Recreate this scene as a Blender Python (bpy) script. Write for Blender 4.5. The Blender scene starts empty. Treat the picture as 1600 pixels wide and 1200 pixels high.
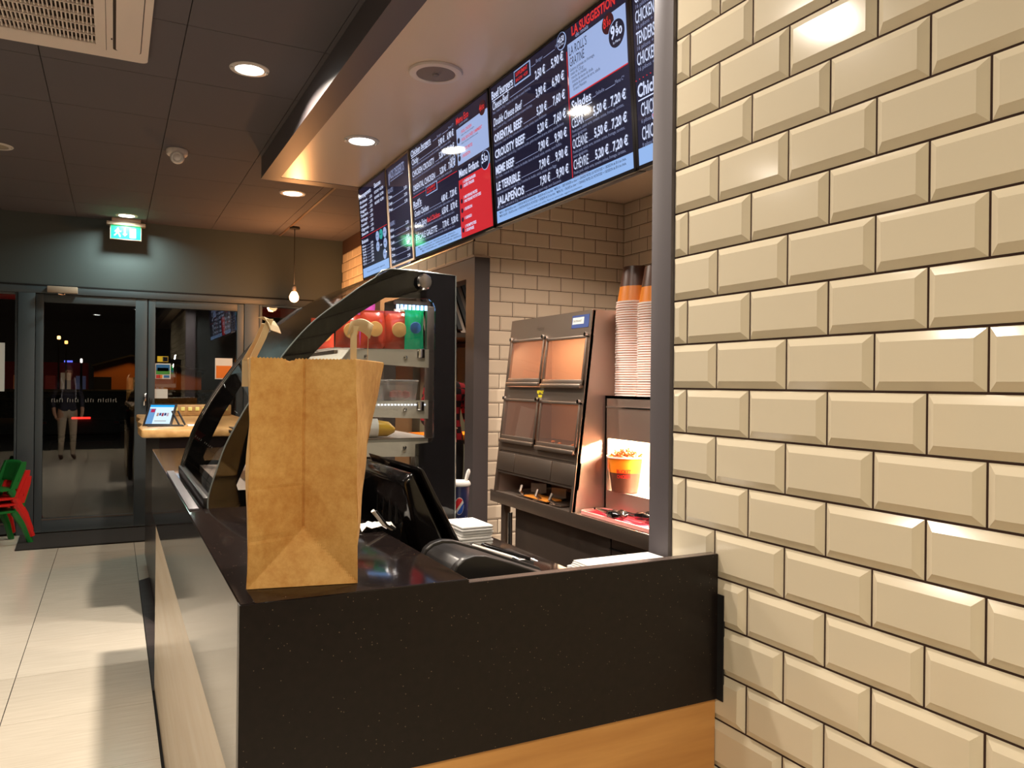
import bpy, bmesh, math, random
from mathutils import Vector, Matrix
random.seed(7)
PI = math.pi
scene = bpy.context.scene
COL = scene.collection

# ---------------------------------------------------------------- camera
cam_d = bpy.data.cameras.new('camera'); cam = bpy.data.objects.new('camera', cam_d); COL.objects.link(cam)
YAW, PITCH, ROLL = .4721, .0002, .0105
cy, sy, cp, sp = math.cos(YAW), math.sin(YAW), math.cos(PITCH), math.sin(PITCH)
d_ = Vector((sy*cp, cy*cp, sp)); r_ = Vector((cy, -sy, 0)); u_ = r_.cross(d_)
R_ = math.cos(ROLL)*r_ + math.sin(ROLL)*u_; U_ = math.cos(ROLL)*u_ - math.sin(ROLL)*r_
cam.matrix_world = Matrix(((R_.x, U_.x, -d_.x, 0), (R_.y, U_.y, -d_.y, 0), (R_.z, U_.z, -d_.z, 1.45), (0, 0, 0, 1)))
cam_d.sensor_fit = 'HORIZONTAL'; cam_d.sensor_width = 36; cam_d.lens = 36*1219/1600
cam_d.clip_start = .02; cam_d.clip_end = 300
scene.camera = cam

# ---------------------------------------------------------------- world, exposure
w = bpy.data.worlds.new('night'); scene.world = w; w.use_nodes = True
w.node_tree.nodes['Background'].inputs[0].default_value = (.02, .013, .009, 1)
w.node_tree.nodes['Background'].inputs[1].default_value = .12
scene.view_settings.view_transform = 'Standard'; scene.view_settings.look = 'None'
scene.view_settings.exposure = 0.0; scene.view_settings.gamma = 1
LAMP_W = 15.0            # watts of one ceiling downlight
NEAR_W = 9.0             # downlights of the dining side behind the camera
LAMP_C = (1, .87, .73)
NEAR_C = (1, .85, .64)

# ---------------------------------------------------------------- materials
def lin(c):
    return tuple(((v/255)/12.92 if v/255 <= .04045 else ((v/255+.055)/1.055)**2.4) for v in c)
def mat(name, col=(.5, .5, .5), rough=.5, metal=0, emit=None, es=0, coat=0, spec=.5, srgb=None, bump=None, tint=None):
    m = bpy.data.materials.new(name); m.use_nodes = True
    n = m.node_tree.nodes; l = m.node_tree.links; b = n['Principled BSDF']
    if srgb: col = lin(srgb)
    b.inputs['Base Color'].default_value = (*col, 1); b.inputs['Roughness'].default_value = rough
    b.inputs['Metallic'].default_value = metal; b.inputs['Specular IOR Level'].default_value = spec
    if coat: b.inputs['Coat Weight'].default_value = coat; b.inputs['Coat Roughness'].default_value = .08
    if emit: b.inputs['Emission Color'].default_value = (*emit, 1); b.inputs['Emission Strength'].default_value = es
    if tint or bump:
        tc = n.new('ShaderNodeTexCoord'); mp = n.new('ShaderNodeMapping'); l.new(tc.outputs['Object'], mp.inputs[0])
    if tint:      # (scale xyz, amount, second colour, detail)
        sc, amt, c2 = tint[:3]
        mp.inputs['Scale'].default_value = sc
        nz = n.new('ShaderNodeTexNoise'); nz.inputs['Scale'].default_value = 1; nz.inputs['Detail'].default_value = 5
        l.new(mp.outputs[0], nz.inputs['Vector'])
        cr = n.new('ShaderNodeValToRGB'); cr.color_ramp.elements[0].position = .5-amt; cr.color_ramp.elements[1].position = .5+amt
        cr.color_ramp.elements[0].color = (*c2, 1); cr.color_ramp.elements[1].color = (*col, 1)
        l.new(nz.outputs[0], cr.inputs[0]); l.new(cr.outputs[0], b.inputs['Base Color'])
    if bump:      # (scale xyz, strength, distance)
        mp2 = n.new('ShaderNodeMapping'); l.new(tc.outputs['Object'], mp2.inputs[0]); mp2.inputs['Scale'].default_value = bump[0]
        nb = n.new('ShaderNodeTexNoise'); nb.inputs['Scale'].default_value = 1; nb.inputs['Detail'].default_value = 3
        l.new(mp2.outputs[0], nb.inputs['Vector']); bp = n.new('ShaderNodeBump')
        bp.inputs['Strength'].default_value = bump[1]; bp.inputs['Distance'].default_value = bump[2]
        l.new(nb.outputs[0], bp.inputs['Height']); l.new(bp.outputs[0], b.inputs['Normal'])
    return m
def glass(name, col=(1, 1, 1), ior=1.45, rough=0, boost=1.0, haze=0):
    m = bpy.data.materials.new(name); m.use_nodes = True
    n = m.node_tree.nodes; l = m.node_tree.links; n.remove(n['Principled BSDF']); out = n['Material Output']
    tr = n.new('ShaderNodeBsdfTransparent'); tr.inputs[0].default_value = (*col, 1)
    gl = n.new('ShaderNodeBsdfGlossy'); gl.inputs['Roughness'].default_value = rough; gl.inputs[0].default_value = (.95, .95, .95, 1)
    fr = n.new('ShaderNodeFresnel'); fr.inputs[0].default_value = ior
    mx = n.new('ShaderNodeMixShader'); mu = n.new('ShaderNodeMath'); mu.operation = 'MULTIPLY'; mu.use_clamp = True; mu.inputs[1].default_value = boost
    # both faces of the thin pane: the far face gets the inverse index so it never reflects totally
    ge = n.new('ShaderNodeNewGeometry'); ix = n.new('ShaderNodeMix'); ix.inputs[2].default_value = ior; ix.inputs[3].default_value = 1/ior
    l.new(ge.outputs['Backfacing'], ix.inputs[0]); l.new(ix.outputs[0], fr.inputs[0])
    l.new(fr.outputs[0], mu.inputs[0]); l.new(mu.outputs[0], mx.inputs[0]); l.new(tr.outputs[0], mx.inputs[1]); l.new(gl.outputs[0], mx.inputs[2])
    last = mx
    if haze:
        df = n.new('ShaderNodeBsdfDiffuse'); df.inputs[0].default_value = (.8, .8, .8, 1)
        m2 = n.new('ShaderNodeMixShader'); m2.inputs[0].default_value = haze
        l.new(mx.outputs[0], m2.inputs[1]); l.new(df.outputs[0], m2.inputs[2]); last = m2
    l.new(last.outputs[0], out.inputs[0])
    return m
def emis(name, srgb, s=1.0, rough=.05, base=(.004, .004, .006)):
    return mat(name, base, rough, emit=lin(srgb), es=s)

M = {}
M['tile'] = mat('cream_glazed_tile', srgb=(234, 222, 196), rough=.13, spec=.55)
M['ktile'] = mat('kitchen_glazed_tile', srgb=(214, 200, 178), rough=.2)
M['grout'] = mat('brown_grout', srgb=(60, 38, 28), rough=.95)
M['ceiling'] = mat('charcoal_ceiling_board', srgb=(88, 84, 88), rough=.85, bump=((60, 60, 60), .15, .002))
M['gap'] = mat('dark_gap', srgb=(18, 17, 18), rough=.9)
M['fascia'] = mat('grey_fascia', srgb=(88, 82, 84), rough=.45)
M['soffit'] = mat('cream_gloss_soffit', srgb=(222, 200, 176), rough=.28, spec=.4)
M['wallgrey'] = mat('dark_grey_green_wall', srgb=(70, 78, 78), rough=.7)
M['frame'] = mat('anthracite_door_frame', srgb=(72, 80, 84), rough=.45)
M['post'] = mat('grey_post_paint', srgb=(94, 88, 91), rough=.6)
M['jamb'] = mat('dark_brown_grey_jamb', srgb=(62, 56, 56), rough=.5)
M['darkwood'] = mat('dark_floor_wood', srgb=(70, 62, 60), rough=.5, tint=((3, 60, 3), .2, lin((50, 44, 44))))
M['matm'] = mat('black_door_mat', srgb=(40, 38, 36), rough=.95, bump=((300, 300, 300), .6, .004))
M['doorglass'] = glass('door_glass', (.93, .95, .95), boost=2.1)
M['vglass'] = glass('display_glass', (.92, .94, .94), boost=1.0)
M['blackglass'] = mat('black_printed_glass', srgb=(12, 11, 11), rough=.06, spec=.14)
M['panelglass'] = glass('side_panel_glass', (.95, .96, .96), boost=.55)
M['chrome'] = mat('chrome', srgb=(225, 222, 220), rough=.12, metal=1)
M['steel'] = mat('brushed_steel', srgb=(160, 143, 130), rough=.40, metal=1, bump=((4, 300, 300), .12, .001))
M['steelside'] = mat('steel_side_sheet', srgb=(198, 176, 162), rough=.45, metal=1)
M['steeldark'] = mat('steel_dark', srgb=(136, 122, 112), rough=.45, metal=1)
M['blackgloss'] = mat('black_gloss_plastic', srgb=(14, 12, 12), rough=.12)
M['blacksatin'] = mat('black_satin_plastic', srgb=(34, 32, 32), rough=.35)
M['blackmatte'] = mat('black_matte', srgb=(22, 21, 22), rough=.7)
M['white'] = mat('white_plastic', srgb=(228, 222, 214), rough=.45)
M['paperw'] = mat('white_paper', srgb=(240, 238, 234), rough=.8)
M['ac'] = mat('offwhite_plastic', srgb=(226, 212, 200), rough=.5)
M['acdark'] = mat('ac_shadow_gap', srgb=(60, 48, 42), rough=.8)
M['oak'] = mat('oak_front', srgb=(226, 170, 100), rough=.4, tint=((2, 30, 22), .25, lin((186, 128, 66))))
M['oak_floor_sheen'] = mat('oak_side_sheen', srgb=(222, 202, 174), rough=.25, tint=((30, 1.2, 14), .25, lin((204, 180, 148))))  # same oak, paled in its colour for the floor's grazing reflection
M['slab'] = mat('live_edge_slab', srgb=(200, 160, 104), rough=.35, tint=((20, 3, 20), .25, lin((160, 118, 66))))
M['red'] = mat('red_plastic', srgb=(200, 32, 26), rough=.4)
M['green'] = mat('green_plastic', srgb=(24, 110, 44), rough=.4)
M['traymat'] = mat('red_tray', srgb=(196, 44, 64), rough=.35)
M['orange'] = mat('orange_card', srgb=(236, 134, 30), rough=.35)
M['brown'] = mat('brown_card', srgb=(84, 50, 34), rough=.35)
M['rim'] = mat('white_rim_card', srgb=(246, 226, 216), rough=.5)
M['bluecup'] = mat('navy_cup', srgb=(36, 46, 92), rough=.35)
M['foodbrown'] = mat('fried_food', srgb=(170, 96, 40), rough=.6)
M['dark'] = mat('black_body', srgb=(16, 14, 14), rough=.5)
M['kitgrey'] = mat('kitchen_blue_grey', srgb=(120, 136, 140), rough=.5)
M['kitbeige'] = mat('kitchen_beige', srgb=(170, 150, 130), rough=.6)
M['bulb'] = mat('warm_bulb', (1, .6, .25), .3, emit=(1, .62, .28), es=9)
M['lens'] = mat('lamp_lens', (1, 1, 1), .3, emit=(1, .97, .92), es=14)
M['lensoff'] = mat('lamp_off', srgb=(150, 140, 120), rough=.4)
M['trimring'] = mat('lamp_ring', srgb=(200, 196, 190), rough=.4)
M['asphalt'] = mat('asphalt', srgb=(70, 66, 62), rough=.7)

def granite(rough=.09, spec=.5):
    m = mat('black_granite', srgb=(20, 17, 17), rough=rough, spec=spec)
    n = m.node_tree.nodes; l = m.node_tree.links; b = n['Principled BSDF']
    tc = n.new('ShaderNodeTexCoord'); vo = n.new('ShaderNodeTexVoronoi'); vo.inputs['Scale'].default_value = 210
    l.new(tc.outputs['Object'], vo.inputs['Vector'])
    lt = n.new('ShaderNodeMath'); lt.operation = 'LESS_THAN'; lt.inputs[1].default_value = .2; l.new(vo.outputs['Distance'], lt.inputs[0])
    sep = n.new('ShaderNodeSeparateColor'); l.new(vo.outputs['Color'], sep.inputs[0])
    gt = n.new('ShaderNodeMath'); gt.operation = 'GREATER_THAN'; gt.inputs[1].default_value = .93; l.new(sep.outputs[0], gt.inputs[0])
    mu = n.new('ShaderNodeMath'); mu.operation = 'MULTIPLY'; l.new(lt.outputs[0], mu.inputs[0]); l.new(gt.outputs[0], mu.inputs[1])
    nz = n.new('ShaderNodeTexNoise'); nz.inputs['Scale'].default_value = 60; l.new(tc.outputs['Object'], nz.inputs['Vector'])
    c1 = n.new('ShaderNodeMix'); c1.data_type = 'RGBA'; c1.inputs[6].default_value = (*lin((18, 15, 15)), 1); c1.inputs[7].default_value = (*lin((34, 26, 24)), 1)
    l.new(nz.outputs[0], c1.inputs[0])
    mx = n.new('ShaderNodeMix'); mx.data_type = 'RGBA'; mx.inputs[7].default_value = (*lin((120, 102, 84)), 1)
    l.new(mu.outputs[0], mx.inputs[0]); l.new(c1.outputs[2], mx.inputs[6]); l.new(mx.outputs[2], b.inputs['Base Color'])
    return m
M['granite'] = granite(); M['granite_honed'] = granite(.34, .3)
def kraft():
    m = mat('kraft_paper', srgb=(204, 152, 84), rough=.75)
    n = m.node_tree.nodes; l = m.node_tree.links; b = n['Principled BSDF']; tc = n.new('ShaderNodeTexCoord')
    n1 = n.new('ShaderNodeTexNoise'); n1.inputs['Scale'].default_value = 55; n1.inputs['Detail'].default_value = 8; n1.inputs['Roughness'].default_value = .7
    n2 = n.new('ShaderNodeTexNoise'); n2.inputs['Scale'].default_value = 9; n2.inputs['Detail'].default_value = 4
    for q in (n1, n2): l.new(tc.outputs['Object'], q.inputs['Vector'])
    ad = n.new('ShaderNodeMix'); ad.inputs[0].default_value = .45; l.new(n1.outputs[0], ad.inputs[2]); l.new(n2.outputs[0], ad.inputs[3])
    cr = n.new('ShaderNodeValToRGB'); e = cr.color_ramp.elements
    e[0].position = .38; e[0].color = (*lin((200, 144, 72)), 1); e[1].position = .62; e[1].color = (*lin((226, 180, 108)), 1)
    l.new(ad.outputs[0], cr.inputs[0]); l.new(cr.outputs[0], b.inputs['Base Color'])
    bp = n.new('ShaderNodeBump'); bp.inputs['Strength'].default_value = .25; bp.inputs['Distance'].default_value = .002
    l.new(n1.outputs[0], bp.inputs['Height']); l.new(bp.outputs[0], b.inputs['Normal'])
    return m
M['kraft'] = kraft()
M['kraftstrap'] = mat('paper_strap', srgb=(206, 186, 148), rough=.8)
def floormat():
    m = mat('beige_floor_tile', srgb=(214, 206, 190), rough=.22)
    n = m.node_tree.nodes; l = m.node_tree.links; b = n['Principled BSDF']; tc = n.new('ShaderNodeTexCoord')
    mp = n.new('ShaderNodeMapping'); mp.inputs['Scale'].default_value = (6, 90, 1); l.new(tc.outputs['Object'], mp.inputs[0])
    oi = n.new('ShaderNodeObjectInfo')
    nz = n.new('ShaderNodeTexNoise'); nz.noise_dimensions = '4D'; nz.inputs['Scale'].default_value = 1; nz.inputs['Detail'].default_value = 4
    l.new(mp.outputs[0], nz.inputs['Vector']); l.new(oi.outputs['Random'], nz.inputs['W'])
    cr = n.new('ShaderNodeValToRGB'); e = cr.color_ramp.elements
    e[0].position = .25; e[0].color = (*lin((204, 195, 178)), 1); e[1].position = .75; e[1].color = (*lin((220, 212, 196)), 1)
    l.new(nz.outputs[0], cr.inputs[0]); l.new(cr.outputs[0], b.inputs['Base Color'])
    return m
M['floor'] = floormat()

# ---------------------------------------------------------------- geometry helpers
class B:
    def __init__(s): s.v = []; s.f = []; s.m = []; s.sm = []
    def add(s, vs, fs, mi=0, smooth=False):
        o = len(s.v); s.v += [tuple(v) for v in vs]
        s.f += [tuple(o+i for i in f) for f in fs]; s.m += [mi]*len(fs); s.sm += [smooth]*len(fs)
    def box(s, x0, x1, y0, y1, z0, z1, b=0, mi=0):
        x0, x1 = sorted((x0, x1)); y0, y1 = sorted((y0, y1)); z0, z1 = sorted((z0, z1))
        if b <= 0:
            s.add([(x0,y0,z0),(x1,y0,z0),(x1,y1,z0),(x0,y1,z0),(x0,y0,z1),(x1,y0,z1),(x1,y1,z1),(x0,y1,z1)],
                  [(0,3,2,1),(4,5,6,7),(0,1,5,4),(1,2,6,5),(2,3,7,6),(3,0,4,7)], mi)
        else:
            b = min(b, (x1-x0)*.45, (y1-y0)*.45, (z1-z0)*.45)
            bm = bmesh.new(); bmesh.ops.create_cube(bm, size=1)
            for v in bm.verts: v.co = Vector(((x0+x1)/2+v.co.x*(x1-x0), (y0+y1)/2+v.co.y*(y1-y0), (z0+z1)/2+v.co.z*(z1-z0)))
            bmesh.ops.bevel(bm, geom=bm.edges[:], offset=b, segments=2, profile=.5, affect='EDGES')
            s.bm(bm, mi, True)
        return s
    def bm(s, bm, mi=0, smooth=False):
        bm.verts.index_update(); s.add([v.co[:] for v in bm.verts], [[v.index for v in f.verts] for f in bm.faces], mi, smooth); bm.free(); return s
    def prism(s, pts, axis, a0, a1, mi=0):
        """pts: 2-D outline; axis 'x': (y,z) outline, 'y': (x,z), 'z': (x,y)"""
        def P(p, a): return {'x': (a, p[0], p[1]), 'y': (p[0], a, p[1]), 'z': (p[0], p[1], a)}[axis]
        n = len(pts); s.add([P(p, a0) for p in pts]+[P(p, a1) for p in pts],
              [tuple(range(n))[::-1], tuple(range(n, 2*n))]+[(i, (i+1) % n, n+(i+1) % n, n+i) for i in range(n)], mi); return s
    def ring(s, outer, inner, axis, a0, a1, mi=0):
        """plate with a hole"""
        def P(p, a): return {'x': (a, p[0], p[1]), 'y': (p[0], a, p[1]), 'z': (p[0], p[1], a)}[axis]
        bm = bmesh.new(); es = []
        for loop in (outer, inner):
            vs = [bm.verts.new(P(p, a0)) for p in loop]
            es += [bm.edges.new((vs[i], vs[(i+1) % len(vs)])) for i in range(len(vs))]
        bmesh.ops.triangle_fill(bm, use_beauty=True, edges=es)
        g = bmesh.ops.extrude_face_region(bm, geom=bm.faces[:])
        dv = Vector(P((0, 0), a1-a0))
        bmesh.ops.translate(bm, vec=dv, verts=[e for e in g['geom'] if isinstance(e, bmesh.types.BMVert)])
        bmesh.ops.recalc_face_normals(bm, faces=bm.faces[:])
        return s.bm(bm, mi)
    def tube(s, path, r, n=10, mi=0, closed=False):
        path = [Vector(p) for p in path]; rs = r if isinstance(r, (list, tuple)) else [r]*len(path)
        rings = []; up = None
        for i, p in enumerate(path):
            t = (path[min(i+1, len(path)-1)]-path[max(i-1, 0)])
            if t.length < 1e-9: t = Vector((0, 0, 1))
            t.normalize()
            if up is None: up = Vector((0, 0, 1)) if abs(t.z) < .9 else Vector((1, 0, 0))
            a = t.cross(up).normalized(); b = a.cross(t).normalized(); up = b
            rings.append([p+rs[i]*(math.cos(2*PI*k/n)*a+math.sin(2*PI*k/n)*b) for k in range(n)])
        vs = [v for rg in rings for v in rg]
        fs = [(i*n+k, i*n+(k+1) % n, (i+1)*n+(k+1) % n, (i+1)*n+k) for i in range(len(path)-1) for k in range(n)]
        s.add(vs, fs, mi, True)
        s.add(rings[0], [tuple(range(n))], mi); s.add(rings[-1], [tuple(range(n))[::-1]], mi); return s
    def lathe(s, prof, c=(0, 0, 0), n=28, mi=0, mis=None, axis='z', smooth=True):
        """prof: (r, h) list"""
        vs = []
        for r, h in prof:
            for k in range(n):
                a = 2*PI*k/n; x, y = r*math.cos(a), r*math.sin(a)
                vs.append({'z': (c[0]+x, c[1]+y, c[2]+h), 'y': (c[0]+x, c[1]+h, c[2]+y), 'x': (c[0]+h, c[1]+x, c[2]+y)}[axis])
        for i in range(len(prof)-1):
            mm = mis[i] if mis else mi
            s.add([], [], 0)
            o = len(s.v) if i == 0 else o0
            if i == 0:
                o0 = len(s.v); s.v += vs; o = o0
            for k in range(n):
                s.f.append((o+i*n+k, o+i*n+(k+1) % n, o+(i+1)*n+(k+1) % n, o+(i+1)*n+k)); s.m.append(mm); s.sm.append(smooth)
        return s
    def quad(s, a, b, c, d, mi=0): s.add([a, b, c, d], [(0, 1, 2, 3)], mi); return s
    def xf(s, mtx): s.v = [tuple(mtx @ Vector(v)) for v in s.v]; return s
    def obj(s, name, m, parent=None, world=True, rec=True):
        me = bpy.data.meshes.new(name); vs = s.v
        if parent is not None and world:
            inv = WM[parent.name].inverted(); vs = [tuple(inv @ Vector(v)) for v in vs]
        me.from_pydata(vs, [], s.f)
        ms = m if isinstance(m, (list, tuple)) else [m]
        for q in ms: me.materials.append(q)
        me.polygons.foreach_set('material_index', s.m)
        me.polygons.foreach_set('use_smooth', s.sm); me.update()
        if rec:
            bm = bmesh.new(); bm.from_mesh(me); bmesh.ops.recalc_face_normals(bm, faces=bm.faces[:]); bm.to_mesh(me); bm.free()
        if any(s.sm):
            me.set_sharp_from_angle(angle=.7)
        o = bpy.data.objects.new(name, me); COL.objects.link(o)
        if parent is not None: o.parent = parent; WM[o.name] = WM[parent.name].copy()
        else: WM[o.name] = Matrix.Identity(4)
        return o
WM = {}
def thing(name, label, cat, loc=(0, 0, 0), rz=0, group=None):
    o = bpy.data.objects.new(name, None); COL.objects.link(o); o.location = loc; o.rotation_euler = (0, 0, rz)
    o.empty_display_size = .05
    o['label'] = label; o['category'] = cat
    if group: o['group'] = group
    WM[o.name] = Matrix.Translation(loc) @ Matrix.Rotation(rz, 4, 'Z'); return o
def tag(o, label, cat, group=None):
    o['label'] = label; o['category'] = cat
    if group: o['group'] = group
    return o
def struct(o, label=None):
    o['kind'] = 'structure'
    if label: o['label'] = label
    return o
def copy_tree(root, label=None, loc=None, rz=None, group=None):
    r = root.copy(); COL.objects.link(r)
    if loc is not None: r.location = loc
    if rz is not None: r.rotation_euler = (0, 0, rz)
    if label: r['label'] = label
    if group: r['group'] = group
    for ch in list(root.children):
        if ch.type == 'LIGHT': c = ch.copy(); COL.objects.link(c); c.parent = r; continue
        c = ch.copy(); COL.objects.link(c); c.parent = r
        for g in list(ch.children):
            k = g.copy(); COL.objects.link(k); k.parent = c
    return r
def area_light(name, loc, size, watt, col, rot=(0, 0, 0), parent=None, shape='DISK', spread=PI, sy=None):
    ld = bpy.data.lights.new(name, 'AREA'); ld.shape = shape; ld.size = size; ld.energy = watt; ld.color = col; ld.spread = spread
    if sy: ld.size_y = sy
    o = bpy.data.objects.new(name, ld); COL.objects.link(o); o.rotation_euler = rot
    if parent is not None:
        o.parent = parent; o.location = WM[parent.name].inverted() @ Vector(loc)
    else: o.location = loc
    return o

# ---------------------------------------------------------------- room shell
CZ = 3.0; SZ = 2.85
fb = B().box(-3.6, 4.9, -7, 8.62, -.12, -.006)
floor = struct(fb.obj('floor', M['gap']))
nf = 0
for i, x0 in enumerate([-3.335, -2.75, -2.165, -1.58, -.995, -.41, .175, .76, 1.345, 1.93, 2.515, 3.1]):
    k0 = -9
    for k in range(k0, 8):
        ya = 3.865+.588*k
        if x0 > .1 and 1.2 < ya < 6.2: continue
        if x0 > 1.0 and ya < 1.2: continue
        if x0 > 1.9: continue
        g = .002
        B().box(x0+g, x0+.585-g, ya+.001, ya+.588-.001, -.012, 0, .0).obj('floor_tile', M['floor'], floor); nf += 1
kf = B().box(.19, 4.6, 1.34, 8.5, -.012, -.003).obj('kitchen_floor', mat('kitchen_floor_grey', srgb=(96, 84, 78), rough=.4), floor)
dk = B().prism([(.177, 4.0), (.177, 6.24), (.40, 6.46), (1.0, 6.5), (1.0, 4.0)], 'z', -.002, .004)
tag(dk.obj('floor_strip', M['darkwood']), 'dark wood floor strip beside the end of the counter', 'flooring')

# ceiling: charcoal boards in a grid
cb = B().box(-3.6, 2.4, -7, 8.6, CZ+.012, CZ+.1)
ceil = struct(cb.obj('ceiling', M['gap']))
cx = [.272+.6*i for i in range(-6, 4)]; cyy = [3.68+.69*k for k in range(-6, 8)]
holes = []
for x0 in cx:
    for y0 in cyy:
        if x0 > .9 and y0 < 5.0: continue
        x1 = min(x0+.6, 2.24); y1 = min(y0+.69, 8.5)
        if x0 >= 2.2 or y0 >= 8.49: continue
        B().box(x0+.002, x1-.002, y0+.002, y1-.002, CZ, CZ+.015).obj('ceiling_panel', M['ceiling'], ceil)
B().box(1.545, 1.565, 5.6, 8.5, CZ-.006, CZ+.002).obj('grid_bar', mat('lit_grid_bar', srgb=(110, 86, 66), rough=.35), ceil)  # grid bar catching lamp light, the brightness put into its colour

# soffit over the counter
so = struct(B().box(.895, 4.9, -6, 5.595, SZ+.004, CZ+.05).obj('ceiling_soffit', M['fascia']))
B().box(.893, 1.007, -6, 5.60, SZ, SZ+.012, .0).obj('border_strip', M['fascia'], so)
B().box(1.007, 4.9, 5.49, 5.60, SZ, SZ+.012).obj('border_strip', M['fascia'], so)
B().box(1.009, 4.9, -6, 5.488, SZ+.002, SZ+.012).obj('cream_panel', M['soffit'], so)

# ---------------------------------------------------------------- bevelled metro tiles
def tile_mesh(L, H, bevel=.0155, th=.0105, m='tile', edge=.0009):
    """tile in local coords: face normal +x(-> away), length along y, height z, origin at lower corner"""
    b = min(bevel, L*.42); bm = B()
    v = [(0,0,0),(0,L,0),(0,L,H),(0,0,H),(-edge,0,0),(-edge,L,0),(-edge,L,H),(-edge,0,H),
         (-th,b,b),(-th,L-b,b),(-th,L-b,H-b),(-th,b,H-b)]
    bm.add(v, [(0,4,5,1),(1,5,6,2),(2,6,7,3),(3,7,4,0),(4,8,9,5),(5,9,10,6),(6,10,11,7),(7,11,8,4),(8,11,10,9)])
    me = bpy.data.meshes.new('tile'); me.from_pydata(bm.v, [], bm.f); me.materials.append(M[m]); me.update(); return me
_tm = {}
def put_tile(parent, p, L, H, m, facing, name='tile'):
    key = (round(L, 3), round(H, 3), m)
    if key not in _tm: _tm[key] = tile_mesh(L, H, m=m, bevel=(.0155 if m == 'tile' else .011), th=(.0105 if m == 'tile' else .005))
    o = bpy.data.objects.new(name, _tm[key]); COL.objects.link(o); o.parent = parent
    o.location = p if facing == '-x' else (p[0]+L, p[1], p[2]); j = .0016
    ax = random.uniform(-j, j); az = random.uniform(-j, j)
    # facing '-x': normal is -x ; '-y': rotate so that -x -> -y
    o.rotation_euler = (0, ax, az) if facing == '-x' else (0, 0, PI/2+az)
    return o
# near wall on the right, x = XW
XW = 1.183; YE = 1.473
wr = struct(B().box(XW, XW+.16, -3.0, YE, 0, SZ).obj('wall_right', M['grout']))
G = .0044
for r in range(-4, 23):
    zt = 2.3705-.103*r; z0 = zt-.103+G/2; z1 = zt-G/2
    if z1 > SZ: z1 = SZ-.001
    if z0 > SZ-.02: continue
    z0 = max(z0, .0)
    if z1-z0 < .02: continue
    ph = 1.3255 if r % 2 == 0 else 1.4255     # one joint of this row
    j = ph
    while j < YE: j += .2
    ys = []; a = j
    while a > -.35: ys.append(a); a -= .2
    ys[0] = YE+G/2 if ys[0] > YE else ys[0]
    ys.append(a)
    for q in range(len(ys)-1):
        y1 = min(ys[q], YE+G/2)-G/2; y0 = ys[q+1]+G/2
        if y1-y0 < .006: continue
        put_tile(wr, (XW, y0, z0), y1-y0, z1-z0, 'tile', '-x')
# rows further back behind the camera joined
sb = B()
for r in range(-4, 23):
    zt = 2.3705-.103*r; z0 = max(zt-.103+G/2, 0); z1 = min(zt-G/2, SZ-.001)
    if z1-z0 < .02: continue
    a = (1.3255 if r % 2 == 0 else 1.4255)-.2*9
    while a > -3.0:
        L = .2-G; b = .0155; th = .0105; H = z1-z0; y0 = a-.2+G/2
        if y0 > -.6 or y0 < -2.95:
            if y0 > -.6 and y0+L > -.36 : a -= .2; continue
            if y0 < -2.95: break
        sb.add([(XW-.0012,y0,z0),(XW-.0012,y0+L,z0),(XW-.0012,y0+L,z1),(XW-.0012,y0,z1),(XW-th,y0+b,z0+b),(XW-th,y0+L-b,z0+b),(XW-th,y0+L-b,z1-b),(XW-th,y0+b,z1-b)],
               [(0,4,5,1),(1,5,6,2),(2,6,7,3),(3,7,4,0),(4,7,6,5)])
        a -= .2
so2 = sb.obj('tile_field', M['tile'], wr); so2['kind'] = 'stuff'
# grey post closing the wall end, stands on the counter front
struct(B().box(XW-.012, XW+.16, YE+.001, 1.549, 0, SZ, .002).obj('trim_1', M['post']), 'grey painted post closing the end of the tiled wall')

# kitchen alcove walls
KY = 4.98; KX = 2.23
wb = struct(B().box(2.33, 3.62, KY, KY+.12, 0, SZ).box(2.231, 2.33, KY, KY+.12, 2.344, SZ).obj('wall_back', M['grout']))
for k in range(-5, 24):
    zt = 2.447-.103*k; z0 = max(zt-.103+G/2, 0); z1 = min(zt-G/2, SZ-.002)
    if z1-z0 < .02: continue
    x = 2.34-.2+(0 if k % 2 == 0 else .1); XM = 2.233 if z0 > 2.343 else 2.335
    while x < 3.5:
        xa = max(x+G/2, XM); xb = min(x+.2-G/2, 3.5)
        if xb-xa > .006: put_tile(wb, (xa, KY, z0), xb-xa, z1-z0, 'ktile', '-y')
        x += .2
wk = struct(B().box(3.5, 3.62, 1.55, KY, 0, SZ).obj('wall_kitchen_side', M['grout']))
for k in range(-5, 13):
    zt = 2.447-.103*k; z0 = max(zt-.103+G/2, 0); z1 = min(zt-G/2, SZ-.002)
    if z1-z0 < .02: continue
    y = KY-(.2 if k % 2 == 0 else .1)
    while y > 2.05:
        put_tile(wk, (3.5, y+G/2, z0), min(.2, KY-y)-G, z1-z0, 'ktile', '-x'); y -= .2
    put_tile(wk, (3.5, y+.2-G, z0), .001, .001, 'ktile', '-x') if False else None
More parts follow.
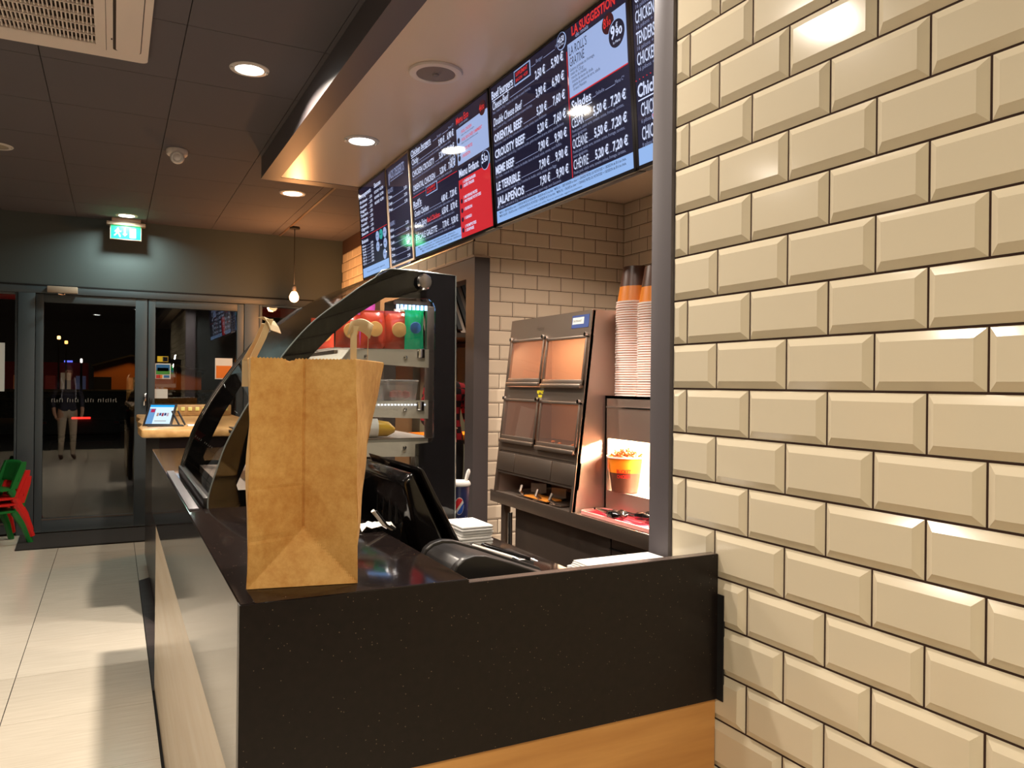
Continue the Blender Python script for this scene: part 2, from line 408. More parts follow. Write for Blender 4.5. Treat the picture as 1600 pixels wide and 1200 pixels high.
# wall with the pass opening, x = KX (faces the counter)
OY0, OY1, OZ = 5.075, 6.95, 2.19
wl = B().box(KX, KX+.1, KY+.121, 8.5, 2.33, CZ)
wl.box(KX, KX+.1, OY1+.13, 8.5, 0, 2.33)
wl = struct(wl.obj('wall_pass', M['grout']))
for k in range(0, 5):
    z0 = 2.344+.103*k+G/2; z1 = z0+.103-G
    if z1 > SZ-.0: z1 = SZ-.002
    if z1-z0 < .02: continue
    y = KY-(.2 if k % 2 == 1 else .1)+.0
    first = True; yy = KY+.0
    while yy < 8.4:
        ye = (KY+(.2 if k % 2 else .1)) if first else yy+.2
        put_tile(wl, (KX, yy+G/2, z0), ye-yy-G, z1-z0, 'ktile', '-x'); yy = ye; first = False
struct(B().prism([(OY0, 0), (OY0, OZ), (OY1, OZ), (OY1, 0), (OY1+.13, 0), (OY1+.13, 2.33), (4.93, 2.33), (4.93, 0)], 'x', 2.218, 2.335).obj('trim_2', M['jamb']),
       'dark frame around the opening into the back kitchen')
struct(B().box(2.212, 2.335, 4.925, 7.1, 2.33, 2.343).obj('trim_3', M['kitbeige']))

# back kitchen behind the opening
struct(B().box(2.35, 5.0, 8.35, 8.45, 0, CZ).obj('wall_kitchen_far', M['kitbeige']))
struct(B().box(4.9, 5.0, 5.1, 8.35, 0, CZ).obj('wall_kitchen_right', M['kitbeige']))
struct(B().box(2.35, 5.0, 5.11, 8.45, CZ-.02, CZ+.06).obj('ceiling_kitchen', M['kitbeige']))

# left and rear walls of the dining room
struct(B().box(-3.7, -3.6, -7, 8.6, 0, CZ+.05).obj('wall_left', M['wallgrey']))
struct(B().box(-3.7, 4.9, -7.1, -7, 0, CZ+.05).obj('wall_rear', M['wallgrey']))
struct(B().box(XW+.16, 4.9, -7, 1.34, 0, SZ).obj('wall_block', M['wallgrey']))

# ---------------------------------------------------------------- door wall
DY = 8.5
struct(B().box(-3.6, 2.34, DY, DY+.12, 2.335, CZ+.05).obj('wall_entrance', M['wallgrey']))
struct(B().box(-3.6, 2.3, DY-.012, DY+.02, 2.322, 2.336).obj('trim_4', M['gap']))
def leaf(name, x0, x1, zt, zb, s0, s1, top, bot, y=DY):
    """framed glazed leaf: x extents, stile widths s0 s1, rails"""
    b = B()
    fr = B().box(x0, x0+s0, y, y+.06, zb, zt, .003).obj('door_stile' if 'door' in name else 'window_stile', M['frame'])
    struct(fr); fr.name = name
    WMn = WM; WM[fr.name] = Matrix.Identity(4)
    B().box(x1-s1, x1, y, y+.06, zb, zt, .003).obj('stile', M['frame'], fr)
    B().box(x0+s0, x1-s1, y, y+.06, zt-top, zt, .002).obj('rail', M['frame'], fr)
    B().box(x0+s0, x1-s1, y, y+.06, zb, zb+bot, .002).obj('rail', M['frame'], fr)
    B().box(x0+s0, x1-s1, y+.026, y+.034, zb+bot, zt-top).obj('glass_pane', M['doorglass'], fr)
    B().box(x0+s0, x1-s1, y-.004, y+.004, zb+bot-.012, zb+bot).obj('glazing_bead', M['steeldark'], fr)
    return fr
struct(B().box(-3.6, 2.3, DY-.01, DY+.07, 2.255, 2.322, .003).obj('trim_5', M['frame']), 'dark metal head of the entrance frame')
struct(B().box(-.793, -.657, DY-.01, DY+.07, 0, 2.255, .004).obj('trim_6', M['frame']), 'wide dark metal door post')
d1 = leaf('door_1', -.652, .29, 2.25, .015, .062, .105, .075, .125)
d2 = leaf('door_2', .302, 1.20, 2.25, .015, .062, .065, .075, .125)
struct(B().box(1.205, 1.352, DY-.01, DY+.07, 0, 2.255, .004).obj('trim_7', M['frame']))
w1 = leaf('window_1', 1.355, 2.25, 2.255, .02, .03, .05, .02, .1)
w2 = leaf('window_2', -2.6, -.796, 2.255, .02, .05, .02, .02, .1)
struct(B().box(-3.6, -2.6, DY-.01, DY+.07, 0, 2.255).obj('trim_8', M['frame']))
# edge gasket, handles
B().box(.2925, .2995, DY+.0, DY+.05, .02, 2.25).obj('gasket', M['gap'], d1)
hb = B().box(.262, .288, DY-.045, DY-.02, 1.20, 1.32, .004); hb.box(.268, .282, DY-.03, DY, 1.22, 1.24); hb.box(.268, .282, DY-.03, DY, 1.28, 1.30)
hb.obj('door_handle', M['chrome'], d1)
hb = B().box(.315, .34, DY-.045, DY-.02, 1.18, 1.28, .004); hb.box(.32, .334, DY-.03, DY, 1.19, 1.21); hb.obj('door_handle', M['blacksatin'], d2)
db = B()
for i in range(26):
    if i in (5, 11, 12, 17): continue
    x = -.52+.0215*i; h = .032+.006*math.sin(i*2.3)
    db.box(x, x+.0045, DY+.022, DY+.0255, 1.235, 1.235+h)
    if i % 3 == 0: db.box(x, x+.012, DY+.022, DY+.0255, 1.235+h-.005, 1.235+h)
    if i % 4 == 1: db.box(x, x+.012, DY+.022, DY+.0255, 1.235, 1.240)
db.obj('window_lettering', mat('frosted_letters', srgb=(150, 146, 138), rough=.8), d1)
# stickers on the second door
def sticker(name, x0, x1, z0, z1, m, label, parts=()):
    o = B().box(x0, x1, DY+.019, DY+.0255, z0, z1).obj(name, m)
    tag(o, label, 'sticker')
    for (a, b_, c, d, mm, nm) in parts:
        B().box(x0+(x1-x0)*a, x0+(x1-x0)*b_, DY+.0165, DY+.019, z0+(z1-z0)*c, z0+(z1-z0)*d).obj(nm, mm, o)
    return o
cY = mat('sticker_yellow', srgb=(226, 196, 40), rough=.5); cW = mat('sticker_white', srgb=(226, 230, 226), rough=.5)
cO = mat('sticker_orange', srgb=(226, 126, 34), rough=.5); cB = mat('sticker_blue', srgb=(40, 110, 170), rough=.5)
cG = mat('sticker_green', srgb=(70, 150, 60), rough=.5); cK = mat('sticker_black', srgb=(30, 30, 40), rough=.5); cR = mat('sticker_red', srgb=(190, 50, 40), rough=.5)
sticker('window_sticker', .385, .484, 1.635, 1.692, cY, 'small yellow and black sticker at top of the right door glass', ((.5, .96, .1, .9, cK, 'printed_panel'), (.58, .9, .55, .75, cW, 'printed_line'), (.58, .9, .25, .45, cW, 'printed_line')))
sticker('window_sticker', .367, .508, 1.465, 1.620, cW, 'blue and green framed card-payment sticker on the right door glass', ((.06, .94, .55, .93, cB, 'printed_sky'), (.06, .94, .30, .58, cG, 'printed_field'), (.14, .86, .50, .72, cW, 'printed_word'), (.06, .32, .04, .26, cR, 'card_mark'), (.28, .46, .04, .26, cO, 'card_mark'), (.56, .92, .08, .24, cB, 'card_mark')))
sticker('window_sticker', .363, .482, 1.272, 1.365, cW, 'plain white rectangular sticker low on the right door glass')
st = sticker('window_sticker', .926, 1.094, 1.47, 1.686, cW, 'white and orange notice sheet on the right door glass', ((.06, .94, .05, .64, cO, 'orange_field'),))
sticker('window_notice', -1.10, -.895, 1.335, 1.782, cW, 'tall white notice taped to the left window')
# door closer
c0 = thing('door_closer', 'beige door closer box on the door head', 'door closer', (-.435, DY-.045, 2.262))
B().box(-.56, -.312, DY-.06, DY-.012, 2.262, 2.322, .004).obj('housing', M['kitbeige'], c0)
B().tube([(-.42, DY-.05, 2.262), (-.42, DY-.05, 2.246), (-.47, DY-.09, 2.244)], .007, 8).obj('arm', M['chrome'], c0)

# entrance mat
tag(B().prism([(-.727, 7.74), (1.6, 7.74), (1.6, 8.46), (-.755, 8.46)], 'z', 0, .012).obj('door_mat', M['matm']), 'long black entrance mat lying in front of the glass doors', 'door mat')

# ---------------------------------------------------------------- text
def text_bm(st, x0, y0, h, w=None, bold=0.0, shear=0):
    cu = bpy.data.curves.new('t', 'FONT'); cu.body = st; cu.size = 1; cu.resolution_u = 2; cu.fill_mode = 'FRONT'
    cu.offset = bold; cu.shear = shear
    o = bpy.data.objects.new('t', cu); COL.objects.link(o)
    dg = bpy.context.evaluated_depsgraph_get(); me = bpy.data.meshes.new_from_object(o.evaluated_get(dg))
    bpy.data.objects.remove(o); bpy.data.curves.remove(cu)
    vs = [v.co.copy() for v in me.vertices]; fs = [tuple(p.vertices) for p in me.polygons]; bpy.data.meshes.remove(me)
    if not vs: return [], []
    xa = min(v.x for v in vs); xb = max(v.x for v in vs)
    sy_ = h/.70; sx_ = (w/(xb-xa)) if w else sy_*.8
    return [(x0+(v.x-xa)*sx_, y0+v.y*sy_) for v in vs], fs
class Frame:
    """flat board frame: origin O, u right, v up, n towards the viewer"""
    def __init__(s, O, u, v):
        s.O = Vector(O); s.u = Vector(u).normalized(); s.v = Vector(v).normalized(); s.n = s.u.cross(s.v).normalized()
        s.M = Matrix(((s.u.x, s.v.x, s.n.x, s.O.x), (s.u.y, s.v.y, s.n.y, s.O.y), (s.u.z, s.v.z, s.n.z, s.O.z), (0, 0, 0, 1)))
    def box(s, b, u0, u1, v0, v1, d0, d1, bev=0, mi=0):
        t = B().box(u0, u1, v0, v1, d0, d1, bev); o = len(b.v)
        b.v += [tuple(s.M @ Vector(q)) for q in t.v]; b.f += [tuple(o+i for i in f) for f in t.f]; b.m += [mi]*len(t.f); b.sm += t.sm; return b
    def text(s, b, st, u, v, h, w=None, d=.001, bold=0.0, shear=0):
        vs, fs = text_bm(st, u, v, h, w, bold, shear)
        b.add([s.M @ Vector((x, y, d)) for x, y in vs], fs); return b
    def disc(s, b, u, v, r, d0, d1, n=28, ru=None):
        ru = ru or r
        pts = [(u+ru*math.cos(2*PI*k/n), v+r*math.sin(2*PI*k/n)) for k in range(n)]
        t = B().prism(pts, 'z', d0, d1); o = len(b.v)
        b.v += [tuple(s.M @ Vector(q)) for q in t.v]; b.f += [tuple(o+i for i in f) for f in t.f]; b.m += t.m; b.sm += t.sm; return b

# ---------------------------------------------------------------- menu screens
SO = Vector((1.6, 0, 2.19)); SV = Vector((-.045, 0, .66)).normalized()
eW = emis('screen_white', (214, 224, 255), 1.0); eP = emis('screen_pale', (168, 190, 238), .85); eD = emis('screen_navy', (34, 34, 62), .55)
eB = emis('screen_lightblue', (152, 188, 242), .95); eR = emis('screen_red', (222, 44, 52), .85); eN = emis('screen_ink', (24, 26, 58), .5)
eRd = emis('screen_redtext', (226, 50, 48), .9); eG = emis('screen_grey', (150, 160, 200), .8); eMar = emis('screen_maroon', (70, 22, 34), .6); eT = emis('screen_teal', (60, 190, 180), .7)
def screen(ya, yb, label, glow=True, name='menu_screen'):
    """ya = far (left) edge, yb = near (right) edge"""
    fr = Frame((SO.x, ya, SO.z), (0, -1, 0), SV); W = ya-yb; H = .655
    t = thing(name, label, 'screen', (SO.x+.02, (ya+yb)/2, SO.z), 0, 'menu screens above the counter')
    b = B(); fr.box(b, .002, W-.002, 0, H, -.045, -.004, .004); b.obj('housing', M['blacksatin'], t)
    b = B(); fr.box(b, .014, W-.014, .014, H-.012, -.006, -.001)
    disp = b.obj('display', eD, t)
    b = B()
    for (a, c, d, e) in ((.0, W, .0, .012), (.0, W, H-.012, H), (.0, .014, .0, H), (W-.014, W, .0, H)): fr.box(b, a, c, d, e, -.01, .001)
    b.obj('bezel', M['blackgloss'], t)
    b = B(); fr.box(b, W*.3, W*.7, .15, .5, -.09, -.045); b.obj('wall_bracket', M['blackmatte'], t)
    b = B(); fr.box(b, W*.45, W*.55, .5, .72, -.10, -.088); b.obj('ceiling_strut', M['blackmatte'], t)
    return disp, fr, W      # the printed menu hangs below the display part
class Menu:
    def __init__(s, t, fr, ya): s.t = t; s.fr = fr; s.ya = ya; s.g = {}
    def b(s, k): return s.g.setdefault(k, B())
    def tx(s, k, st, ya, v, h, yb=None, bold=0.0, d=.0018, shear=0): s.fr.text(s.b(k), st, s.ya-ya, v, h, (ya-yb) if yb is not None else None, d, bold, shear)
    def bx(s, k, ya, yb, v0, v1, d0=-.001, d1=.0004): s.fr.box(s.b(k), s.ya-ya, s.ya-yb, v0, v1, d0, d1)
    def dc(s, k, y, v, r, d0=-.001, d1=.001):
        if r > .009: b = B(); s.fr.disc(b, s.ya-y, v, r, d0, d1); b.obj(NAMES[k][0] if 'badge' in NAMES[k][0] else 'badge', NAMES[k][1], s.t)
        else: s.fr.disc(s.b(k), s.ya-y, v, r, d0, d1)
    def done(s, mm):
        for k, b in s.g.items(): b.obj(mm[k][0], mm[k][1], s.t)['kind'] = 'stuff'
NAMES = dict(w=('menu_text', eW), s=('small_text', eG), r=('red_text', eRd), R=('red_card', eR), P=('pale_card', eP), L=('light_blue_band', eB),
             k=('ink_text', eN), N=('navy_badge', eN), o=('badge_ring', eP), l=('rule_line', eR), m=('maroon_badge', eMar), T=('teal_badge', eT), x=('badge_text', eW), y=('red_badge_text', eRd), W=('card_text', eW), g=('leader_line', eG))
# S2: beef burgers / suggestion / salads
t2, f2, W2 = screen(3.318, 2.205, 'menu screen of beef burgers with the white La Suggestion card')
m = Menu(t2, f2, 3.318)
m.tx('w', 'Beef burgers', 3.29, .585, .036, 3.075, .02); m.bx('w', 3.29, 3.075, .576, .579)
m.fr.box(m.b('o'), m.ya-3.062, m.ya-2.915, .572, .636, -.001, .0008); m.fr.box(m.b('N'), m.ya-3.057, m.ya-2.92, .577, .631, -.001, .0014)
m.tx('y', 'SUPPLÉMENT', 3.045, .608, .016, 2.935, .02, .0022); m.tx('y', 'BACON  +0,50', 3.045, .585, .014, 2.935, .02, .0022)
m.tx('s', 'Burger', 2.86, .603, .014, 2.805); m.bx('g', 2.905, 2.87, .602, .6035); m.bx('g', 2.80, 2.71, .602, .6035); m.tx('s', 'Menu C*', 2.70, .603, .014, 2.635)
rows = [('Cheese Beef', .535, 3.12, '2,50 €', '5,90 €', 'Pain, 1 steak de 45 g, 1 tranche de cheddar et sauce Ketchup'),
        ('Double Cheese Beef', .460, 3.0, '3,90 €', '6,90 €', 'Pain, 2 steaks de 45 g, 1 tranche de cheddar et sauce Ketchup'),
        ('ORIENTAL BEEF', .386, 3.008, '5,20 €', '7,60 €', 'Pain brioche, 1 steak de 120 g, crème de chèvre, salade, tomate, sauce Andalouse'),
        ('CROUSTY BEEF', .312, 2.99, '5,20 €', '7,60 €', 'Pain bretzel saumon, 1 steak de 120 g, 1 tranche de cheddar, galette de pomme de terre, salade, sauce Barbecue'),
        ('MEME BEEF', .238, 3.10, '7,90 €', '9,90 €', 'Pain Tsade, 1 steak de 120 g, 1 tranche de cheddar, bacon de boeuf, salade, tomate, sauce Buffalo.'),
        ('LE TERRIBLE', .163, 3.05, '7,90 €', '9,90 €', 'Pain bretzel saumon, 2 steaks de 120 g, 2 tranches de cheddar, salade, tomate, sauce Biggy'),
        ('JALAPEÑOS', .095, 3.02, '7,90 €', '9,90 €', 'Pain Tsade, 1 steak haché de 120 g, 1 tranche de cheddar, piment, oignon rouge, sauce Guacamole')]
for nm, v, ye, p1, p2, ds in rows:
    m.tx('w', nm, 3.285, v, .036, ye, .012 if nm[1].islower() else .03, shear=.25 if nm[1].islower() else 0)
    m.bx('g', ye-.01, 2.885, v+.004, v+.006)
    m.tx('w', p1, 2.875, v+.004, .034, 2.79, .025); m.bx('g', 2.783, 2.748, v+.006, v+.008); m.tx('w', p2, 2.74, v+.004, .034, 2.645, .025)
    m.tx('s', ds, 3.285, v-.019, .012, 3.285-min(.62, len(ds)*.0061))
m.bx('l', 2.622, 2.619, .072, .56)
m.dc('o', 2.655, .615, .034); m.dc('N', 2.655, .615, .031, -.001, .0014); m.tx('x', '+0,50', 2.68, .61, .022, 2.632, .02, .0024); m.tx('x', 'avec menu', 2.677, .597, .008, 2.633, 0, .0024)
m.tx('r', 'LA SUGGESTION', 2.575, .604, .034, 2.285, .03); m.tx('s', 'du mois', 2.55, .589, .015, 2.46, .02)
m.bx('P', 2.612, 2.228, .378, .583); m.bx('l', 2.612, 2.228, .374, .378)
m.tx('k', "LA ROLL'S", 2.60, .535, .034, 2.475, .0); m.tx('k', 'GRATINÉ', 2.60, .493, .034, 2.495, .0)
for i, ds in enumerate(('Galette gratinée au fromage,', 'steak de 120 gr,', 'tranche de cheddar,', 'tranche de bacon de dinde,', 'galette de pomme de terre, salade', 'et sauce Mexicaine')):
    m.tx('k', ds, 2.60-.004*i, .474-.0155*i, .012, 2.60-.0062*len(ds))
m.dc('m', 2.335, .555, .037, -.001, .0012); m.tx('y', '8', 2.362, .543, .034, 2.345, .02, .0022); m.tx('y', '€', 2.341, .565, .014, 2.331, .02, .0022); m.tx('y', '30', 2.341, .545, .018, 2.315, .02, .0022)
m.dc('o', 2.283, .500, .052, -.001, .0016); m.dc('N', 2.283, .500, .048, -.001, .0022)
m.tx('x', '9', 2.318, .488, .045, 2.292, .03, .003); m.tx('x', '€', 2.286, .518, .018, 2.273, .02, .003); m.tx('x', '90', 2.288, .490, .026, 2.248, .03, .003); m.tx('x', 'le Menu', 2.305, .468, .010, 2.262, 0, .003)
m.tx('w', 'Salades', 2.60, .325, .036, 2.462, .02); m.bx('w', 2.60, 2.462, .315, .318); m.bx('g', 2.455, 2.435, .33, .332); m.tx('s', 'Salade', 2.43, .33, .014, 2.375); m.bx('g', 2.37, 2.31, .33, .332); m.tx('s', 'Menu C*', 2.305, .33, .014, 2.25)
for nm, v, p1, ye in (('CÉSAR', .258, '5,50 €', 2.52), ('OCÉANE', .178, '5,50 €', 2.50), ('CHÈVRE', .098, '5,20 €', 2.50)):
    m.tx('w', nm, 2.605, v, .038, ye, .005); m.bx('g', ye-.005, 2.46, v+.003, v+.005)
    m.tx('w', p1, 2.452, v+.004, .033, 2.365, .03); m.bx('g', 2.36, 2.345, v+.005, v+.007); m.tx('w', '7,20 €', 2.338, v+.004, .033, 2.245, .03)
    m.tx('s', 'Poulet pané, salade verte, tomates cerises, fromage, carottes,', 2.605, v-.018, .012, 2.26); m.tx('s', 'sauce vinaigrette.', 2.605, v-.034, .012, 2.50)
m.bx('L', 3.298, 2.222, .014, .069)
m.tx('k', '*MENU S : 1 BEEF BURGER au choix + 1 PORTION FRITES OU POTATOES + 1 BOISSON de 33 cl au choix   *MENU XL : 1 BEEF BURGER au choix + 1 GRANDE FRITES OU POTATOES + 1 BOISSON de 50 cl au choix.', 3.27, .052, .010, 2.26, .01)
m.tx('k', '*MENU SALADE : 1 SALADE au choix + 1 PORTION FRITES OU POTATOES + 1 BOISSON de 33 cl au choix   *MENU XL : 1 SALADE au choix + 1 GRANDE FRITES OU POTATOES + 1 BOISSON de 50 cl au choix.', 3.27, .036, .010, 2.26, .01)
m.tx('k', 'Toutes nos viandes sont certifiées. Photos non contractuelles, suggestion de présentation.', 3.0, .021, .007, 2.55, 0)
m.done(NAMES)
# S3
t3, f3, W3 = screen(4.425, 3.330, 'menu screen with the solid red Menu Enfant card')
m = Menu(t3, f3, 4.425)
m.tx('w', 'Chicken burgers', 4.40, .600, .034, 4.08, .015); m.bx('w', 4.40, 4.08, .592, .595)
m.tx('s', 'Burger', 3.98, .60, .014, 3.92); m.bx('g', 4.05, 3.99, .60, .602); m.bx('g', 3.91, 3.83, .60, .602); m.tx('s', 'Menu C*', 3.82, .60, .014, 3.75)
for nm, v, ye, p1, p2 in (('Chicky', .548, 4.28, '3,90 €', '6,90 €'), ('CHICKEN CROUSTY', .478, 4.04, '5,20 €', '7,60 €'), ('ORIENTAL CHICKEN', .395, 4.04, '5,20 €', '7,60 €'),
                      ('Gratin Chicken', .245, 4.16, '4,80 €', '7,20 €'), ('Gratin Spicy', .178, 4.2, '6,50 €', '8,70 €'), ('SPÉCIALE GALETTE', .105, 4.05, '7,70 €', '9,30 €')):
    m.tx('w', nm, 4.39, v, .034, ye, .012); m.bx('g', ye-.01, 3.975, v+.003, v+.005)
    m.tx('w', p1, 3.965, v+.004, .033, 3.88, .025); m.bx('g', 3.875, 3.85, v+.005, v+.007); m.tx('w', p2, 3.842, v+.004, .033, 3.755, .025)
    m.tx('s', 'Pain bretzel saumon, filet de poulet pané, tranche de cheddar, salade, tomate, sauce', 4.39, v-.018, .012, 3.80)
m.tx('r', 'Red Chicken', 4.19, .178, .028, 4.0, .02)
m.bx('l', 4.41, 3.74, .362, .3645)
m.bx('o', 4.19, 4.02, .328, .378, -.001, .0008); m.bx('N', 4.186, 4.024, .332, .374, -.001, .0014); m.tx('y', 'SUPPLÉMENT', 4.17, .354, .014, 4.04, .02, .0022); m.tx('y', 'BACON +0,50', 4.17, .337, .012, 4.04, .02, .0022)
m.tx('w', "Roll's", 4.40, .300, .036, 4.27, .02); m.bx('w', 4.40, 4.27, .291, .294)
m.dc('o', 3.79, .43, .036); m.dc('N', 3.79, .43, .033, -.001, .0014); m.tx('x', '+0,50', 3.815, .43, .018, 3.768, .02, .0024)
m.tx('r', 'Menu Eco', 3.715, .593, .032, 3.56, .02); m.tx('s', 'à petit rendez', 3.68, .578, .013, 3.57)
m.bx('P', 3.72, 3.345, .385, .568)
m.tx('r', '1 ROLL CHICKEN', 3.66, .533, .015, 3.53, .02); m.tx('r', '1 ROLL BOUCHÉES CAMEMBERT', 3.66, .492, .015, 3.41, .02); m.tx('r', '1 PETITE FRITES', 3.66, .44, .015, 3.53, .02); m.tx('r', '1 BOISSON', 3.66, .41, .015, 3.56, .02)
m.tx('k', 'salade, tomate, sauce fromagère', 3.66, .520, .009, 3.50); m.tx('k', 'salade, bouchées camembert, sauce', 3.66, .479, .009, 3.46)
for v in (.507, .446, .416): m.dc('N', 3.695, v, .014, -.001, .0014)
m.dc('m', 3.40, .585, .036, -.001, .0014); m.tx('y', '4', 3.43, .573, .032, 3.413, .02, .0024); m.tx('y', '€50', 3.41, .575, .02, 3.375, .02, .0024)
m.tx('W', 'Menu Enfant', 3.71, .322, .038, 3.47, .025)
m.bx('R', 3.722, 3.342, .012, .308)
for st_, v, ye in (('1 CHEESE BURGER', .283, 3.51), ('1 BOÎTE TENDER', .262, 3.53), ('1 MOYENNE FRITES', .205, 3.50), ('1 MOYENNE POTATOES', .184, 3.46), ('1 BOISSON', .145, 3.57), ('1 GANGO', .100, 3.58), ('1 POM\'POTES', .058, 3.53), ('1 SURPRISE', .037, 3.56)): m.tx('W', st_, 3.665, v, .014, ye, .03)
for v in (.272, .198, .15, .104, .05): m.dc('N', 3.695, v, .012, -.001, .0014)
m.dc('o', 3.395, .335, .046, -.001, .0016); m.dc('N', 3.395, .335, .043, -.001, .0022); m.tx('x', '5', 3.43, .325, .04, 3.408, .03, .003); m.tx('x', '€', 3.402, .352, .014, 3.39, .02, .003); m.tx('x', '50', 3.402, .326, .024, 3.362, .03, .003)
m.bx('L', 4.408, 3.724, .014, .072)
for i in range(3): m.tx('k', '*MENU S : 1 CHICKEN BURGER au choix + 1 PORTION FRITES OU POTATOES + 1 BOISSON de 33 cl', 4.36-.03*i, .055-.015*i, .009, 3.80-.04*i, .01)
m.done(NAMES)
# S1 partly behind the post
t1, f1, W1 = screen(2.203, 1.60, 'menu screen half hidden by the grey post')
m = Menu(t1, f1, 2.203)
for st_, v in (('CHICKEN BOX', .555), ('CHICKEN WINGS', .486), ('TENDERS BOX', .415), ('CHICKEN MIX', .345)):
    m.tx('w', st_, 2.172, v, .042, 2.172-.0145*len(st_), .01)
    m.tx('s', '16 pilons + 16 wings', 2.168, v-.020, .014, 2.0)
for i in range(26): m.dc('l', 2.185-.02*i, .300, .0018, -.001, .001)
m.tx('w', 'Chicken', 2.178, .240, .044, 2.03, .025); m.bx('w', 2.178, 2.03, .228, .232)
for v, q in ((.172, '6 pilons'), (.092, '9 pilons')):
    m.tx('w', 'CHICKEN', 2.163, v, .045, 2.05, .01); m.tx('s', q, 2.163, v-.022, .014, 2.112); m.dc('P', 2.094, v-.014, .014); m.tx('r', '50', 2.103, v-.018, .010, 2.085, .02, .0022)
m.bx('L', 2.188, 1.62, .014, .070)
m.done(NAMES)
# S5 far
t5, f5, W5 = screen(5.515, 4.895, 'furthest menu screen, with round drink badges, at the soffit end')
m = Menu(t5, f5, 5.515)
m.tx('w', 'Accompagnements', 5.50, .575, .030, 5.22, .02)
for i in range(8): m.tx('w', ('Frites', 'Potatoes', 'Nuggets', 'Tenders', 'Wings', 'Camembert', 'Oignons', 'Sauce')[i], 5.485, .535-.032*i, .020, 5.31+.015*(i % 3), .02); m.tx('w', '2,50', 5.25, .535-.032*i, .018, 5.20, .02); m.bx('g', 5.29, 5.26, .537-.032*i, .539-.032*i)
m.tx('w', 'Sauces', 5.14, .580, .030, 5.0, .02)
for i in range(3): m.tx('w', ('KETCHUP', 'MAYONNAISE', 'MOUTARDE')[i], 5.14, .54-.036*i, .018, 5.04, .02); m.tx('w', '0,30', 5.02, .54-.036*i, .018, 4.95, .02)
m.bx('l', 5.50, 4.91, .295, .298)
m.tx('w', 'Boissons', 5.49, .255, .026, 5.34, .02)
for i in range(7): m.tx('w', ('Eau', 'Eau gaz', 'Soda', 'Thé', '33 cl', '50 cl', '1,5 L')[i], 5.485, .228-.021*i, .013, 5.40, .02); m.bx('g', 5.39, 5.29, .229-.021*i, .231-.021*i); m.tx('w', '2,00', 5.28, .228-.021*i, .013, 5.23, .02)
for i, (y, v, k) in enumerate(((5.13, .255, 'o'), (5.05, .255, 'T'), (4.97, .255, 'o'), (5.13, .185, 'o'), (5.05, .185, 'N'), (4.97, .185, 'o'), (4.99, .115, 'o'))):
    m.dc(k, y, v, .033); m.tx('k' if k != 'N' else 'x', ('Citron', 'Menthe', 'Fruit', 'Cola', 'Light', 'Orange', 'Thé')[i], y+.02, v-.005, .011, y-.02, .02, .0022)
m.bx('L', 5.50, 4.91, .014, .078); m.tx('k', 'Photos non contractuelles, suggestion', 5.4, .04, .010, 5.0, 0)
m.done(NAMES)
# S4: board in a thin wooden frame
fr4 = Frame((SO.x, 4.885, SO.z), (0, -1, 0), SV)
t4 = thing('menu_board', 'narrow dark dessert board in a thin wooden frame between two screens', 'menu board', (SO.x+.02, 4.66, SO.z))
b = B(); fr4.box(b, .006, .442, 0, .65, -.04, -.006); b.obj('backing', M['blackmatte'], t4)
b = B(); fr4.box(b, .014, .434, .014, .64, -.008, -.002); d4 = b.obj('display', emis('board_navy', (36, 38, 66), .5), t4)
for (a, c, d, e) in ((0, .448, 0, .012), (0, .448, .642, .654), (0, .012, .012, .642), (.436, .448, .012, .642)):
    b = B(); fr4.box(b, a, c, d, e, -.01, .004); b.obj('frame_bar', mat('frame_wood', srgb=(156, 132, 112), rough=.5), t4)
m = Menu(d4, fr4, 4.885)
m.tx('s', 'NOS DESSERTS', 4.81, .560, .052, 4.53, .02); m.bx('s', 4.80, 4.56, .547, .550); m.bx('s', 4.83, 4.822, .53, .60)
for gi, (v0, n, hd) in enumerate(((.50, 3, 'GLACES'), (.29, 7, 'PLAISIRS'))):
    m.tx('s', hd, 4.855, v0-.02, .026, 4.76, .02)
    for i in range(n):
        v = v0-.058-.040*i; m.tx('w', ('Cône', 'Coupe', 'Pot', 'Muffin choco', 'Brownie', 'Cookie', 'Tarte')[(i+gi*3) % 7], 4.85, v, .020, 4.78, .02); m.bx('g', 4.77, 4.56, v, v+.0025); m.tx('w', '2,50', 4.55, v, .018, 4.50, .02)
m.done(NAMES)

# ---------------------------------------------------------------- lamps
def downlight(x, y, z, label, watt=None, on=True, r=.092, col=None, name='downlight', spread=2.7):
    t = thing(name, label, 'ceiling light', (x, y, z), 0, 'ceiling downlights')
    B().lathe([(r*.80, 0), (r*.84, -.006), (r*1.12, -.004), (r*1.16, 0), (r*1.12, .004), (r*.82, .004)], (x, y, z)).obj('trim_ring', M['trimring'], t)
    lb = B().lathe([(.0005, -.010), (r*.5, -.009), (r*.78, -.004), (r*.82, .001), (.0005, .001)], (x, y, z))
    lb.obj('lens', M['lens'] if on else M['lensoff'], t)
    for s_ in (-1, 1): B().box(x+s_*r*1.02-.006, x+s_*r*1.02+.006, y-.012, y+.012, z-.010, z-.002, .002).obj('clip', M['trimring'], t)
    if on: area_light('lamp_light', (x, y, z-.014), r*1.5, watt if watt else LAMP_W, col or LAMP_C, parent=t, spread=spread)
    return t
downlight(.586, 4.05, CZ, 'bright round downlight in the dark ceiling left of the soffit', r=.082, watt=72)
downlight(1.295, 6.54, CZ, 'lit round downlight in the dark ceiling just past the soffit end', r=.092, watt=22)
downlight(.095, 8.20, CZ, 'lit round downlight above the green exit sign', r=.085, watt=13, col=(.8, 1, .93))
downlight(-.71, 6.19, CZ, 'unlit round ceiling spot near the left edge', on=False, r=.085)
downlight(1.266, 4.426, SZ, 'bright round downlight recessed in the cream soffit', r=.088, watt=24, col=(1, .93, .84))
